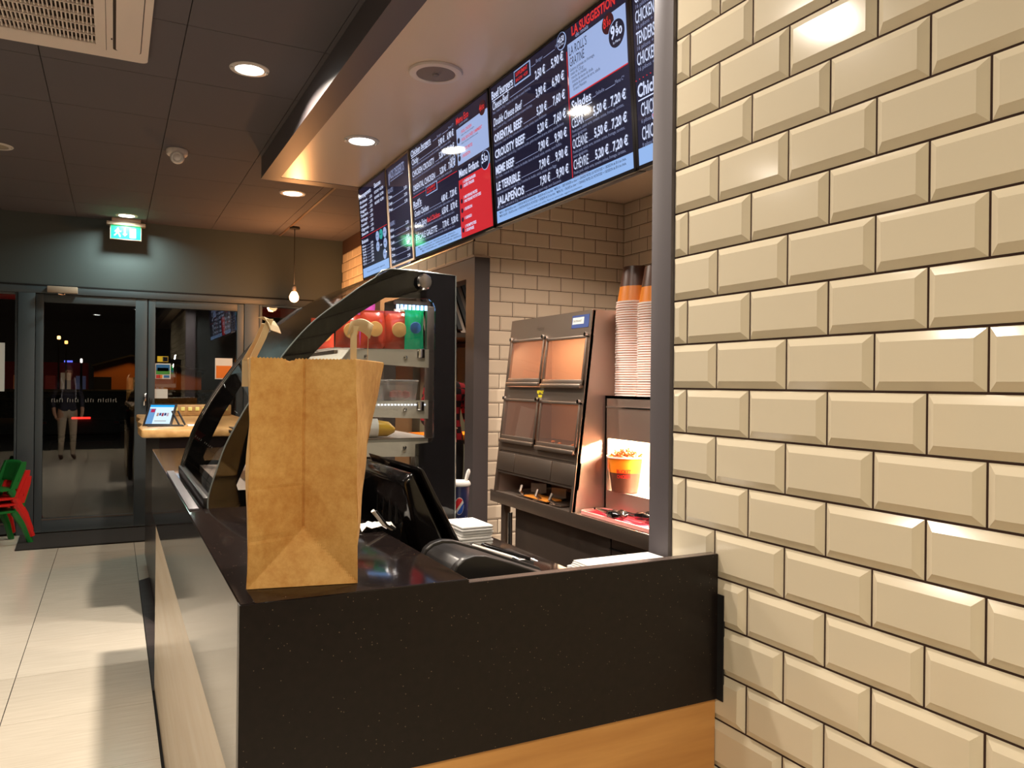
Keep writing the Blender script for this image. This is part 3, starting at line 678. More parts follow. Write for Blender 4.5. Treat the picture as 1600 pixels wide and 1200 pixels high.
downlight(1.24, 2.05, SZ, 'downlight in the cream soffit above the cash register', r=.088, watt=26, col=(1, .91, .82))
downlight(.586, 1.72, CZ, 'downlight in the dark ceiling nearly above the counter corner', r=.085, watt=14)
for i, (x, y) in enumerate(((-.37, -.55), (-.294, 2.32), (-.37, -4.0), (.45, -1.9), (-1.5, -3.0), (-1.9, 4.2))):
    downlight(x, y, CZ, ('downlight behind the viewer over the aisle', 'downlight over the dining area left of the counter', 'downlight at the far back of the dining room', 'downlight near the tiled wall behind the viewer', 'downlight over the rear left tables', 'downlight over the front left tables')[i],
              r=.085, watt=(46, 26, 9, 14, 9, 26)[i], col=NEAR_C if i not in (1, 5) else LAMP_C)
# kitchen lamps
downlight(2.5, 3.4, SZ, 'unseen downlight added in the soffit to brighten the steel kitchen worktop', r=.085, watt=54, spread=2.5, col=(1, .8, .66))  # added lamp, beam shaped to leave the upper tiles dim
downlight(3.3, 6.6, CZ-.022, 'downlight inside the back kitchen', r=.085, watt=12, col=(1, .86, .7))

# ceiling speaker
t = thing('ceiling_speaker', 'round white ceiling speaker in the cream soffit', 'speaker', (1.278, 3.29, SZ))
B().lathe([(.086, .003), (.088, -.010), (.10, -.014), (.118, -.009), (.122, 0), (.118, .003)], (1.278, 3.29, SZ), 40).obj('rim', M['ac'], t)
gb = B().lathe([(.0005, -.012), (.05, -.011), (.087, -.008)], (1.278, 3.29, SZ), 40); gb.obj('grille', mat('speaker_mesh', srgb=(128, 116, 108), rough=.5, bump=((400, 400, 400), 1, .003)), t)
B().lathe([(.0005, -.0175), (.012, -.0165), (.016, -.012)], (1.278, 3.29, SZ), 20).obj('centre_cap', mat('grey_cap', srgb=(110, 104, 100), rough=.5), t)

# dome camera
t = thing('security_camera', 'white dome security camera on the dark ceiling', 'camera', (.365, 5.70, CZ))
B().lathe([(.066, .002), (.068, -.010), (.066, -.030), (.058, -.040), (.04, -.044)], (.365, 5.70, CZ), 32).obj('housing', M['ac'], t)
bb = B(); c0 = Vector((.365, 5.675, CZ-.055))
bm_ = bmesh.new(); bmesh.ops.create_uvsphere(bm_, u_segments=24, v_segments=14, radius=.045)
for v in bm_.verts: v.co += c0
bb.bm(bm_, 0, True); bb.obj('ball', M['white'], t)
dirv = (Vector((0, 0, 1.45))-c0).normalized(); q = dirv.to_track_quat('Z', 'Y').to_matrix().to_4x4()
eb = B().lathe([(.034, .026), (.036, .040), (.028, .042), (.026, .034)]).xf(Matrix.Translation(c0) @ q); eb.obj('lens_ring', M['white'], t)
eb = B().lathe([(.0005, .040), (.014, .041), (.026, .036)]).xf(Matrix.Translation(c0) @ q); eb.obj('lens', mat('camera_lens_grey', srgb=(96, 90, 84), rough=.2), t)

# exit sign
t = thing('exit_sign', 'green illuminated emergency exit sign hanging above the doors', 'exit sign', (.095, 8.38, 2.79))
B().box(-.075, .262, 8.35, 8.43, 2.932, 2.965, .006).obj('mounting_bar', M['kitbeige'], t)
B().box(-.03, .22, 8.36, 8.42, 2.965, 3.0).obj('ceiling_base', M['kitbeige'], t)
fS = Frame((-.045, 8.372, 2.797), (1, 0, 0), (0, 0, 1))
b = B(); fS.box(b, 0, .272, 0, .137, -.02, 0, .003); b.obj('frame', M['kitbeige'], t)
b = B(); fS.box(b, .008, .264, .008, .137, -.001, .002); b.obj('panel', mat('exit_green', srgb=(10, 150, 90), rough=.3, emit=lin((0, 190, 110)), es=.75), t)
eWt = mat('exit_white', srgb=(220, 255, 235), rough=.3, emit=(.75, 1, .85), es=1.2)
b = B(); fS.box(b, .17, .222, .022, .112, .001, .0035); b.obj('door_symbol', eWt, t)
b = B(); fS.disc(b, .068, .103, .008, .001, .0035, 14)
for p in ([(.058,.094),(.078,.094),(.074,.062),(.054,.062)], [(.054,.066),(.066,.066),(.050,.040),(.036,.034),(.034,.042),(.046,.048)], [(.062,.066),(.074,.066),(.086,.048),(.092,.026),(.082,.026),(.076,.044)], [(.060,.092),(.050,.090),(.040,.072),(.046,.070),(.054,.082)], [(.074,.092),(.090,.080),(.098,.084),(.098,.078),(.088,.072),(.074,.082)]):
    tb = B().prism(p, 'z', .001, .0035); o = len(b.v); b.v += [tuple(fS.M @ Vector(q)) for q in tb.v]; b.f += [tuple(o+i for i in f) for f in tb.f]; b.m += tb.m; b.sm += tb.sm
b.obj('running_figure', eWt, t)
b = B()
for p in ([(.122,.112),(.134,.112),(.134,.052),(.122,.052)], [(.110,.056),(.128,.034),(.146,.056)]):
    tb = B().prism(p, 'z', .001, .0035); o = len(b.v); b.v += [tuple(fS.M @ Vector(q)) for q in tb.v]; b.f += [tuple(o+i for i in f) for f in tb.f]; b.m += tb.m; b.sm += tb.sm
b.obj('arrow_symbol', eWt, t)

# pendant bulbs by the window
t = thing('pendant_lamp', 'bare warm filament bulb hanging on a black cord by the window', 'pendant lamp', (1.60, 7.95, CZ))
B().tube([(1.60, 7.95, CZ), (1.60, 7.95, 2.38)], .004, 8).obj('cord', M['blackmatte'], t)
B().lathe([(.0005, .0), (.05, 0), (.05, -.02), (.0005, -.022)], (1.60, 7.95, CZ)).obj('ceiling_rose', M['blackmatte'], t)
B().lathe([(.0005, .055), (.014, .05), (.022, .03), (.022, -.01)], (1.60, 7.95, 2.36)).obj('socket', M['blacksatin'], t)
B().lathe([(.016, 0), (.030, -.02), (.046, -.055), (.044, -.085), (.026, -.108), (.0005, -.115)], (1.60, 7.95, 2.36)).obj('bulb', M['bulb'], t)
pl = bpy.data.lights.new('bulb_light', 'POINT'); pl.energy = 42; pl.color = (1, .42, .14); pl.shadow_soft_size = .05
o = bpy.data.objects.new('bulb_light', pl); COL.objects.link(o); o.parent = t; o.location = (0, -.09, -.70)

# ceiling cassette air conditioner
AX1, AY1, AZ = .130, 4.135, 2.965
t = thing('air_conditioner', 'white ceiling cassette air conditioner in the top left corner', 'air conditioner', (AX1-.475, AY1-.475, 3.0))
AX0, AY0 = AX1-.95, AY1-.95
gx0, gx1, gy0, gy1 = AX0+.215, AX1-.215, AY0+.215, AY1-.13
gy0 = AY0+.13
def rr(x0, x1, y0, y1, r, n=5):
    pts = []
    for cx_, cy_, a0 in ((x1-r, y1-r, 0), (x0+r, y1-r, 90), (x0+r, y0+r, 180), (x1-r, y0+r, 270)):
        for k in range(n+1): a = math.radians(a0+90*k/n); pts.append((cx_+r*math.cos(a), cy_+r*math.sin(a)))
    return pts
B().ring(rr(AX0, AX1, AY0, AY1, .03), rr(gx0, gx1, gy0, gy1, .006), 'z', AZ, 2.999).obj('casing', M['ac'], t)
B().box(gx0, gx1, gy0, gy1, 2.985, 2.998).obj('filter', M['acdark'], t)
gb = B(); x = gx0+.006
while x < gx1: gb.box(x, x+.006, gy0, gy1, AZ+.004, AZ+.018); x += .0155
o = gb.obj('grille_bars', M['ac'], t)
for k in range(8):
    y = gy1-.005-.096*k
    if y > gy0: B().box(gx0, gx1, y-.007, y, AZ-.001, AZ+.012).obj('grille_rib', M['ac'], t)
for (x0, x1, y0, y1, sd) in ((AX1-.135, AX1-.035, AY0+.12, AY1-.115, 'x'), (AX0+.035, AX0+.135, AY0+.12, AY1-.115, 'x')):
    B().ring(rr(x0-.012, x1+.004, y0-.006, y1+.006, .02), rr(x0, x1, y0, y1, .02), 'z', AZ-.0015, AZ+.002).obj('flap_gap', M['acdark'], t)
    B().prism(rr(x0, x1, y0, y1, .025), 'z', AZ-.006, AZ+.001).obj('air_flap', M['ac'], t)
B().box(AX1-.175, AX1-.173, AY0+.05, AY1-.09, AZ-.0006, AZ+.001).obj('seam', M['acdark'], t)
B().box(AX1-.155, AX1-.149, AY1-.24, AY1-.225, AZ-.0012, AZ+.001).obj('latch', M['acdark'], t)

# ---------------------------------------------------------------- counter
CT = 1.094; CF = 1.303; CL = .183; CR = 1.183
t = thing('counter', 'black granite service counter with oak lower panels', 'counter', (.6, 2.9, 0))
B().box(CL, .58, CF, 4.45, CT-.030, CT, .002).obj('top_slab', M['granite'], t)
fb = B().prism([(CL-.0012, .772), (CR-.012, .772), (CR-.012, 1.086), (.5812, 1.086), (.5812, CT-.0018), (CL-.0012, CT-.0018)], 'y', CF-.0012, CF+.021); fb.obj('front_panel', M['granite_honed'], t)
B().box(.584, CR-.012, CF+.0005, CF+.022, 1.0855, 1.0868).obj('polished_edge', mat('pale_granite_edge', srgb=(96, 84, 78), rough=.2), t)  # edge strip paler than the rest of the granite
B().box(CL-.0012, CL+.02, CF+.021, 4.45, .772, CT-.0018).obj('side_panel', M['granite'], t)
B().box(CL+.006, CR-.012, CF+.004, CF+.025, .0, .77).obj('oak_front_panel', M['oak'], t)
B().box(CL+.001, CL+.02, CF+.004, 4.04, .0, .77).obj('oak_side_panel', M['oak_floor_sheen'], t)
B().box(CL+.03, .57, CF+.03, 4.40, .02, CT-.032).obj('carcass', M['dark'], t)
B().box(.58, 1.113, CF+.03, 3.3, .915, .948, .002).obj('worktop', M['granite'], t)
B().box(.58, 1.10, CF+.03, 3.3, .02, .914).obj('back_carcass', M['dark'], t)
B().box(CL+.02, CL+.05, 4.06, 4.45, 0, .77).obj('end_panel', M['dark'], t)
# dark sealant bead between counter and tiles
B().box(CR-.0125, CR-.009, CF-.02, CF+.02, .772, 1.0).obj('sealant', M['blackmatte'], t)

# ---------------------------------------------------------------- curved glass display
t = thing('display_case', 'curved glass refrigerated display case standing on the black counter', 'display case', (.6, 2.8, .948))
outer = [(.237, CT), (.239, 1.133), (.262, 1.21), (.283, 1.272), (.331, 1.367), (.380, 1.445), (.430, 1.518), (.487, 1.591), (.545, 1.648), (.608, 1.697), (.659, 1.737), (.710, 1.772), (.762, 1.803), (.978, 1.797)]
ring_out = outer+[(.983, .955), (.585, .955), (.585, CT)]
inner = [(.318, 1.140), (.313, 1.155), (.340, 1.222), (.385, 1.32), (.445, 1.424), (.505, 1.512), (.580, 1.592), (.656, 1.657), (.745, 1.714), (.885, 1.718), (.903, 1.706), (.910, 1.69), (.910, 1.272), (.900, 1.262), (.850, 1.258), (.848, 1.146)]
ya, yb = 2.328, 3.25
B().ring(ring_out, inner, 'y', ya-.004, ya+.004).obj('black_side_glass', M['blackglass'], t)
B().prism(ring_out, 'y', ya-.0068, ya-.0052).obj('clear_side_glass', M['panelglass'], t)
B().ring(ring_out[:-1]+[(.585, .955)] if False else ring_out, inner, 'y', yb-.004, yb+.004).obj('black_side_glass', M['blackglass'], t)
# front glass sheet
def sheet(prof, y0, y1, th=.005):
    b = B(); n = len(prof); off = []
    for i, p in enumerate(prof):
        a = Vector(prof[max(i-1, 0)]); c = Vector(prof[min(i+1, n-1)]); tt = (c-a).normalized(); off.append((p[0]+tt.y*th, p[1]-tt.x*th))
    vs = [(x, y0, z) for x, z in prof]+[(x, y1, z) for x, z in prof]
    b.add(vs, [(i, i+1, n+i+1, n+i) for i in range(n-1)], 0, True); return b
def smooth(prof, k=4):
    out = []
    P = [Vector(p) for p in prof]
    for i in range(len(P)-1):
        p0 = P[max(i-1, 0)]; p1 = P[i]; p2 = P[i+1]; p3 = P[min(i+2, len(P)-1)]
        for j in range(k):
            s = j/k; out.append(.5*((2*p1)+(-p0+p2)*s+(2*p0-5*p1+4*p2-p3)*s*s+(-p0+3*p1-3*p2+p3)*s**3))
    out.append(P[-1]); return [tuple(q) for q in out]
cur = smooth(outer[:-1], 3)
sheet(cur, ya+.005, yb-.005).obj('curved_front_glass', M['vglass'], t, rec=False)
sheet([(.762, 1.803), (.978, 1.797)], ya+.005, yb-.005).obj('top_glass', M['vglass'], t, rec=False)
# chrome edging tubes
for yy, nm in ((yb, 'chrome_edge'), (yb-.05, 'chrome_edge')):
    B().tube([(x-.002, yy, z) for x, z in cur if z < 1.76], .0045 if yy == yb else .003, 8).obj(nm, M['chrome'], t)
B().tube([(x, ya-.006, z) for x, z in smooth(outer, 3)]+[(.985, ya-.006, .96)], .0022, 6).obj('polished_glass_edge', mat('glass_edge', srgb=(170, 176, 172), rough=.15, metal=.6), t)
B().box(.186, .212, 2.30, 3.30, CT, CT+.006, .001).obj('bottom_rail', mat('rail_grey', srgb=(92, 90, 94), rough=.4), t)
B().box(.225, .25, ya, yb, CT, CT+.03, .003).obj('front_seal', M['blacksatin'], t)
kb = B().lathe([(.0005, -.022), (.020, -.021), (.0255, -.015), (.0255, 0), (.012, .0)], (.866, ya-.007, 1.768), 32, axis='y'); kb.obj('clamp_knob', M['chrome'], t)
kb = B().lathe([(.0005, -.0235), (.014, -.0232), (.021, -.0215)], (.866, ya-.007, 1.768), 32, axis='y'); kb.obj('knob_face', mat('knob_grey', srgb=(150, 140, 132), rough=.25, metal=.8), t)
# interior: deck, shelves, brackets
B().box(.30, .97, ya+.01, yb-.01, CT+.002, CT+.03).obj('deck', M['steeldark'], t)
B().box(.60, .975, ya+.01, yb-.01, .949, CT).obj('base_box', M['dark'], t)
ledm = mat('led_blue', (.3, .5, 1), .3, emit=(.25, .5, 1), es=5)
for i, (x0, x1, z) in enumerate(((.60, .93, 1.550), (.48, .93, 1.385), (.40, .93, 1.262))):
    B().box(x0, x1, ya+.05, yb-.05, z, z+.008).obj('shelf', M['vglass'], t)
    for yy in (ya+.05, yb-.08):
        br = B().prism([(x0+.02, z-.035), (x0+.05, z+.004), (.91, z+.010), (.91, z-.050)], 'y', yy, yy+.006); br.obj('bracket', mat('bracket_grey', srgb=(186, 178, 162), rough=.45), t)
    for xx in (x0+.10, .83): B().lathe([(.0005, -.006), (.006, -.005), (.007, 0)], (xx, ya+.05, z-.018), 14, axis='y').obj('bolt', M['chrome'], t)
    B().box(x0, x0+.012, ya+.05, yb-.05, z-.012, z-.001).obj('shelf_rail', M['steel'], t)
for yy in (ya+.055, yb-.07): B().box(.905, .93, yy, yy+.02, CT+.03, 1.70, .002).obj('upright', M['steeldark'], t)
for z in (1.535, 1.365): B().box(.868, .895, ya+.044, ya+.056, z-.004, z+.026, .003).obj('shelf_clip', M['chrome'], t)
ls = B().box(.79, .90, ya+.04, ya+.052, 1.700, 1.712); ls.obj('light_housing', M['steeldark'], t)
for k in range(8): B().box(.795+.0135*k, .803+.0135*k, ya+.036, ya+.0405, 1.684, 1.699).obj('led', ledm, t)
ld = B()
for k in range(26): ld.box(.62+.011*k, .624+.011*k, ya+.046, ya+.05, 1.379, 1.382)
o = ld.obj('led_strip', mat('led_white', (1, 1, 1), .3, emit=(.7, .8, 1), es=3), t)
area_light('case_light', (.90, 2.8, 1.765), .7, 6, (1, .9, .8), parent=t, shape='RECTANGLE', sy=.016)
bpy.data.objects['case_light'].rotation_euler = (0, -.3, PI/2)
# wares inside
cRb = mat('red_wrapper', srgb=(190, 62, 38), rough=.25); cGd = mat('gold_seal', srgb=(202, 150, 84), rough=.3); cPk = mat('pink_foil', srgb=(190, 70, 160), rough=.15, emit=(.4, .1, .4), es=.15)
def pouch(x, y, z, w, h, d, m1, lab, m2=None, rz=0, group='snack pouches in the display case'):
    bm = bmesh.new(); bmesh.ops.create_grid(bm, x_segments=8, y_segments=8, size=.5)
    bm2 = B(); vs = []; fs = []
    n = 9
    for s_ in (-1, 1):
        for i in range(n):
            for j in range(n):
                a, c = i/(n-1), j/(n-1); bul = (math.sin(PI*a)*math.sin(PI*c))**.5
                wob = .004*math.sin(9*a+7*c+s_)
                vs.append(((a-.5)*w*(1-.05*math.sin(PI*c)), s_*(d/2*bul)+wob*bul, c*h))
    bm.free()
    for s_ in range(2):
        for i in range(n-1):
            for j in range(n-1):
                k = s_*n*n+i*n+j; fs.append((k, k+1, k+n+1, k+n))
    tt = thing('snack_pouch', lab, 'snack pouch', (x, y, z), rz, group)
    bm2.add(vs, fs, 0, True); bm2.obj('pouch_body', m1, tt, world=False)
    q = B().lathe([(.0005, -.004), (w*.27, -.002), (w*.29, 0)], (0, -d/2-.004, h*.52), 24, axis='y'); q.obj('round_seal', m2 or cGd, tt, world=False)
    q = B().box(-w/2, w/2, -.002, .002, h-.012, h+.004); q.obj('crimped_edge', m1, tt, world=False)
    return tt
for i, (x, y, rz) in enumerate(((.665, 2.46, .15), (.745, 2.45, 0), (.825, 2.44, -.1), (.72, 2.64, .1), (.81, 2.66, 0), (.68, 2.86, 0), (.79, 2.88, 0))):
    pouch(x, y, 1.5595, .086, .12 if i else .105, .04, cRb, ('red snack pouch at the left of the upper shelf front row', 'red snack pouch in the middle of the upper shelf front row', 'red snack pouch at the right of the upper shelf front row', 'red snack pouch standing second row left on the upper shelf', 'red snack pouch standing second row right on the upper shelf', 'red snack pouch at the back left of the upper shelf', 'red snack pouch at the back right of the upper shelf')[i], rz=rz)
pouch(.748, 2.54, 1.5595, .06, .15, .03, cPk, 'shiny pink foil pouch standing behind the red ones in the display case')
pouch(.872, 2.415, 1.5595, .066, .135, .022, mat('green_reflection_foil', srgb=(0, 140, 74), rough=.1, emit=(0, .3, .15), es=.3), 'foil pouch added for the green reflection at the right end of the upper display shelf', cB)  # added pouch, its green glow widens the imitated reflection
def bottle(x, y, z, lab, m1, h=.15, r=.021, name='reflection_bottle', g='bottles added for the green reflection in the display case'):
    tt = thing(name, lab, 'bottle', (x, y, z), 0, g)
    B().lathe([(.0005, 0), (r, .0), (r*1.05, .01), (r, h*.45), (r*1.02, h*.6), (r*.5, h*.82), (r*.42, h*.9)], (0, 0, 0), 20).obj('body', m1, tt, world=False)
    B().lathe([(r*.46, h*.9), (r*.48, h), (.0005, h)], (0, 0, 0), 16).obj('cap', M['white'], tt, world=False)
    B().lathe([(r*1.03, h*.2), (r*1.03, h*.42)], (0, 0, 0), 20).obj('label_band', cB, tt, world=False)
gbm = mat('green_reflection_glow', srgb=(0, 150, 70), rough=.08, emit=(0, .35, .12), es=.25)  # glowing green bottles stand in for a green reflection in the glass
for i, (x, y) in enumerate(((.885, 2.47), (.88, 2.55), (.885, 2.63))): bottle(x, y, 1.5595, ('bottle added for the green reflection, nearest the side glass on the upper display shelf', 'bottle added for the green reflection, behind the nearest one on the display shelf', 'bottle added for the green reflection, third back on the display shelf')[i], gbm)
def clambox(x, y, z, lab, w=.10, d=.10, h=.06):
    tt = thing('clear_food_box', lab, 'food box', (x, y, z), 0, 'clear food boxes in the display case')
    B().prism([(-w*.42, 0), (w*.42, 0), (w*.5, h), (-w*.5, h)], 'y', -d/2, d/2).obj('tub', glass('clear_box', (.86, .84, .82), boost=2, haze=.25), tt, world=False)
    fb_ = B()
    for k in range(7):
        a = k*2.4; fb_.lathe([(.0005, .004), (.017, .01), (.015, .026), (.0005, .032)], (.026*math.cos(a)*(k/6), .026*math.sin(a)*(k/6), 0), 10)
    fb_.obj('fruit', M['red'], tt, world=False)
    B().box(-w*.52, w*.52, -d*.52, d*.52, h, h+.006, .002).obj('lid', glass('clear_lid', (.8, .8, .78), boost=2, haze=.3), tt, world=False)
for i, (x, y) in enumerate(((.60, 2.47), (.72, 2.46), (.84, 2.47), (.62, 2.66), (.80, 2.68))):
    clambox(x, y, 1.3945, 'clear box of red fruit on the middle display shelf, '+('front left', 'front centre', 'front right', 'second row left', 'second row right')[i])
def wrap(x, y, z, lab, rz, m1, L=.15):
    tt = thing('wrapped_sandwich', lab, 'sandwich', (x, y, z), rz, 'wrapped sandwiches on the lowest display shelf')
    B().tube([(-L/2, 0, .022), (-L*.35, 0, .026), (0, 0, .03), (L*.35, 0, .026), (L/2, 0, .022)], [.008, .024, .029, .024, .008], 14).obj('roll', m1, tt, world=False)
    B().tube([(-L*.12, 0, .03), (L*.12, 0, .03)], .0305, 14).obj('paper_band', M['paperw'], tt, world=False)
B().box(.40, .93, ya+.05, yb-.06, 1.2705, 1.274).obj('liner_sheet', M['steeldark'], bpy.data.objects['display_case'])
for i, (x, y, rz, mm) in enumerate(((.55, 2.45, .2, M['foodbrown']), (.74, 2.44, -.1, mat('yellow_wrap', srgb=(216, 170, 50), rough=.4)), (.66, 2.56, .1, M['foodbrown']), (.48, 2.62, 0, M['foodbrown']))):
    wrap(x, y, 1.2745, 'wrapped sandwich roll on the lowest display shelf, '+('left of the front row', 'yellow one at the right', 'behind the front row', 'furthest left at the back')[i], rz, mm)

# ---------------------------------------------------------------- paper bag
def bag():
    t = thing('paper_bag', 'brown kraft paper carrier bag standing on the counter corner', 'paper bag', (.30, 1.48, CT))
    H = .396
    fl, frr = Vector((.206, 1.389)), Vector((.388, 1.353)); ax = (frr-fl).normalized(); nrm = Vector((-ax.y, ax.x))
    bl, br_ = fl+nrm*.20+ax*.012, frr+nrm*.20-ax*.012
    tfl, tfr, tbl, tbr = Vector((.209, 1.392)), Vector((.386, 1.370)), Vector((.232, 1.60)), Vector((.500, 1.565))
    NU, NV = 60, 80
    b = B(); sides = [((fl, frr), (tfl, tfr), 'f'), ((frr, br_), (tfr, tbr), 'r'), ((br_, bl), (tbr, tbl), 'b'), ((bl, fl), (tbl, tfl), 'l')]
    zt = .090/H   # tip of the bottom fold
    for (p0, p1), (q0, q1), kind in sides:
        vs = []
        nrm0 = Vector((-(p1-p0).y, (p1-p0).x)).normalized()
        for j in range(NV+1):
            v = j/NV
            for i in range(NU+1):
                u = i/NU
                vb = v
                a = p0.lerp(q0, v if kind != 'r' else v); c = p1.lerp(q1, vb)
                p = a.lerp(c, u); dep = 0
                if kind in 'fb':
                    tri = 1-abs(2*u-1)
                    g = .060*(1-.5*max(0, (v-.35)/.65))
                    if v >= zt: dep = g*tri
                    else:
                        # below the tip: flat triangle from the tip down to both bottom corners
                        edge = v/zt
                        dep = g*tri if tri < edge else g*edge*1.0+(0 if tri < edge else 0)
                        dep = min(g*tri, g*edge)
                    dep += .0015*math.sin(u*9+v*13)*math.sin(v*PI)+(.0022 if (abs(u-.5) < .012 and v > zt) else 0)
                    if kind == 'f' and v > .955: dep += .006*math.exp(-((u-.36)/.05)**2)*(v-.955)/.045 + .004*math.exp(-((u-.6)/.05)**2)*(v-.955)/.045
                else:
                    dep = -.010*math.sin(PI*u)*math.sin(PI*min(1, v*1.4)) + .0015*math.sin(v*15+u*5)
                p = p+nrm0*dep
                z = CT+.001+H*v
                if j == NV: z += (.0016 if i % 2 else -.0008) - (.006*math.exp(-((u-.36)/.04)**2) if kind == 'f' else 0)
                if kind == 'f' and abs(v-.205) < .012: p = p+nrm0*.0022*(1-abs(v-.205)/.012)*(1 if u < .5 else 0)
                if kind == 'f' and abs(v-.425) < .01: p = p+nrm0*.0012*(1-abs(v-.425)/.01)*(1 if u < .5 else 0)
                vs.append((p.x, p.y, z))
        fs = [(j*(NU+1)+i, j*(NU+1)+i+1, (j+1)*(NU+1)+i+1, (j+1)*(NU+1)+i) for j in range(NV) for i in range(NU)]
        b.add(vs, fs)
    b.add([(fl.x, fl.y, CT+.001), (frr.x, frr.y, CT+.001), (br_.x, br_.y, CT+.001), (bl.x, bl.y, CT+.001)], [(0, 1, 2, 3)])
    o = b.obj('bag_body', M['kraft'], t)
    md = o.modifiers.new('thick', 'SOLIDIFY'); md.thickness = .0006
    # handles: two straps and a folded flat top
    def strap(pts, w, nm, wd):
        pts = [Vector(p) for p in pts]; bb = B(); vs = []
        for p in pts: vs += [tuple(p-wd*w/2), tuple(p+wd*w/2)]
        bb.add(vs, [(2*i, 2*i+1, 2*i+3, 2*i+2) for i in range(len(pts)-1)], 0)
        oo = bb.obj(nm, M['kraftstrap'], t); md = oo.modifiers.new('th', 'SOLIDIFY'); md.thickness = .0012; return oo
    Z = CT+H
    # left handle (on the left face)
    wd = Vector((.35, .94, 0)).normalized()
    strap([(.217, 1.43, Z-.05), (.217, 1.43, Z), (.232, 1.42, Z+.036), (.243, 1.412, Z+.070)], .012, 'handle_strap', Vector((1, .2, 0)).normalized())
    strap([(.222, 1.55, Z-.05), (.222, 1.55, Z), (.238, 1.52, Z+.036), (.249, 1.50, Z+.068)], .012, 'handle_strap', Vector((1, .2, 0)).normalized())
    strap([(.240, 1.455, Z+.072), (.249, 1.452, Z+.073), (.256, 1.448, Z+.062), (.260, 1.445, Z+.050)], .10, 'handle_top', wd)
    # right handle
    wd2 = Vector((.86, .25, 0)).normalized()
    strap([(.400, 1.43, Z-.05), (.398, 1.43, Z+.01), (.398, 1.43, Z+.055), (.402, 1.43, Z+.066)], .0135, 'handle_strap', Vector((.95, .3, 0)).normalized())
    strap([(.455, 1.53, Z-.05), (.452, 1.52, Z+.01), (.447, 1.50, Z+.055), (.446, 1.498, Z+.066)], .012, 'handle_strap', Vector((.3, .95, 0)).normalized())
    top = []
    bb = B(); vs = []
    for i in range(9):
        a = i/8; x = .388+.066*a; y = 1.42+.08*a; zz = Z+.060+.008*math.sin(PI*a)
        vs += [(x-.007, y-.010, zz-.014+.004*math.sin(PI*a)), (x+.002, y, zz+.013), (x+.008, y+.014, zz+.015)]
    bb.add(vs, [(3*i+k, 3*i+k+1, 3*i+4+k, 3*i+3+k) for i in range(8) for k in range(2)], 0, True)
    oo = bb.obj('handle_top', M['kraftstrap'], t); md = oo.modifiers.new('th', 'SOLIDIFY'); md.thickness = .0014
bag()

# ---------------------------------------------------------------- cash register screen (seen from behind)
WZ = .9485
t = thing('cash_register', 'glossy black touchscreen cash register seen from its back', 'cash register', (.72, 1.95, WZ))
def wedge(y0, y1, pts, nm, m, bev=.0):
    bm = bmesh.new(); n = len(pts)
    va = [bm.verts.new((p[0], y0, p[1])) for p in pts]; vb_ = [bm.verts.new((p[0], y1, p[1])) for p in pts]
    bm.faces.new(va); bm.faces.new(vb_[::-1])
    for i in range(n): bm.faces.new((va[i], va[(i+1) % n], vb_[(i+1) % n], vb_[i]))
    bmesh.ops.recalc_face_normals(bm, faces=bm.faces[:])
    if bev: bmesh.ops.bevel(bm, geom=bm.edges[:], offset=bev, segments=3, profile=.5, affect='EDGES')
    b = B(); b.bm(bm, 0, True); return b.obj(nm, m, t)
wedge(1.755, 2.16, [(.645, 1.252), (.662, 1.244), (.785, 1.015), (.768, 1.008)], 'screen_bezel', M['blackgloss'], .005)
wedge(1.765, 2.15, [(.640, 1.240), (.612, 1.214), (.660, 1.030), (.752, 1.012)], 'rear_housing', M['blackgloss'], .012)
wedge(1.775, 2.14, [(.664, 1.238), (.667, 1.2365), (.785, 1.022), (.782, 1.020)], 'display_panel', eD)
wedge(1.84, 2.06, [(.640, 1.12), (.615, .975), (.60, .955), (.80, .955), (.80, .975), (.70, 1.04)], 'stand', M['blackgloss'], .006)
vb = B()
for k in range(4): vb.box(.628+.0, .6335, 1.86+.05*k, 1.863+.05*k, 1.10, 1.16)
vb.obj('vent_slot', M['blacksatin'], t)
# printer with curved lid
t = thing('receipt_printer', 'black receipt printer with a rounded lid behind the counter front', 'printer', (.72, 1.53, WZ))
prof = [(.604, .9495), (.604, 1.072), (.612, 1.088), (.628, 1.099), (.650, 1.104), (.676, 1.101), (.73, 1.083), (.81, 1.052), (.90, 1.018), (.90, .9495)]
def ext(prof, y0, y1, nm, m, bev=0):
    return wedge(y0, y1, prof, nm, m, bev)
ext(prof, 1.43, 1.452, 'side_cheek', M['blacksatin'], .004)
ext([(x, z-.006 if z > .96 else z) for x, z in prof], 1.455, 1.60, 'lid', M['blacksatin'], .003)
ext(prof, 1.603, 1.625, 'side_cheek', M['blacksatin'], .004)
B().box(.59, .604, 1.44, 1.62, .955, 1.05, .004).obj('rear_panel', M['blacksatin'], t)
# pens
def pen(p0, p1, m1, lab, clip=True):
    p0 = Vector(p0); p1 = Vector(p1); tt = thing('pen', lab, 'pen', tuple(p0), 0, 'pens beside the printer'); d = p1-p0
    B().tube([p0+d*.12, p0+d*.6, p0+d*.95], [.004, .0042, .0042], 10).obj('barrel', m1, tt)
    B().tube([p0, p0+d*.12], [.0012, .004], 10).obj('tip', M['chrome'], tt)
    B().tube([p0+d*.95, p1], [.0042, .003], 10).obj('end_cap', M['chrome'], tt)
    B().tube([p0+d*.65+Vector((0, 0, .0055)), p0+d*.95+Vector((0, 0, .0055))], .001, 6).obj('clip', M['chrome'], tt)
pen((.84, 1.60, 1.044), (.765, 1.71, 1.064), M['white'], 'white pen lying beside the printer lid')
pen((.88, 1.58, 1.040), (.80, 1.72, 1.060), M['blackgloss'], 'glossy black pen lying beside the white one')
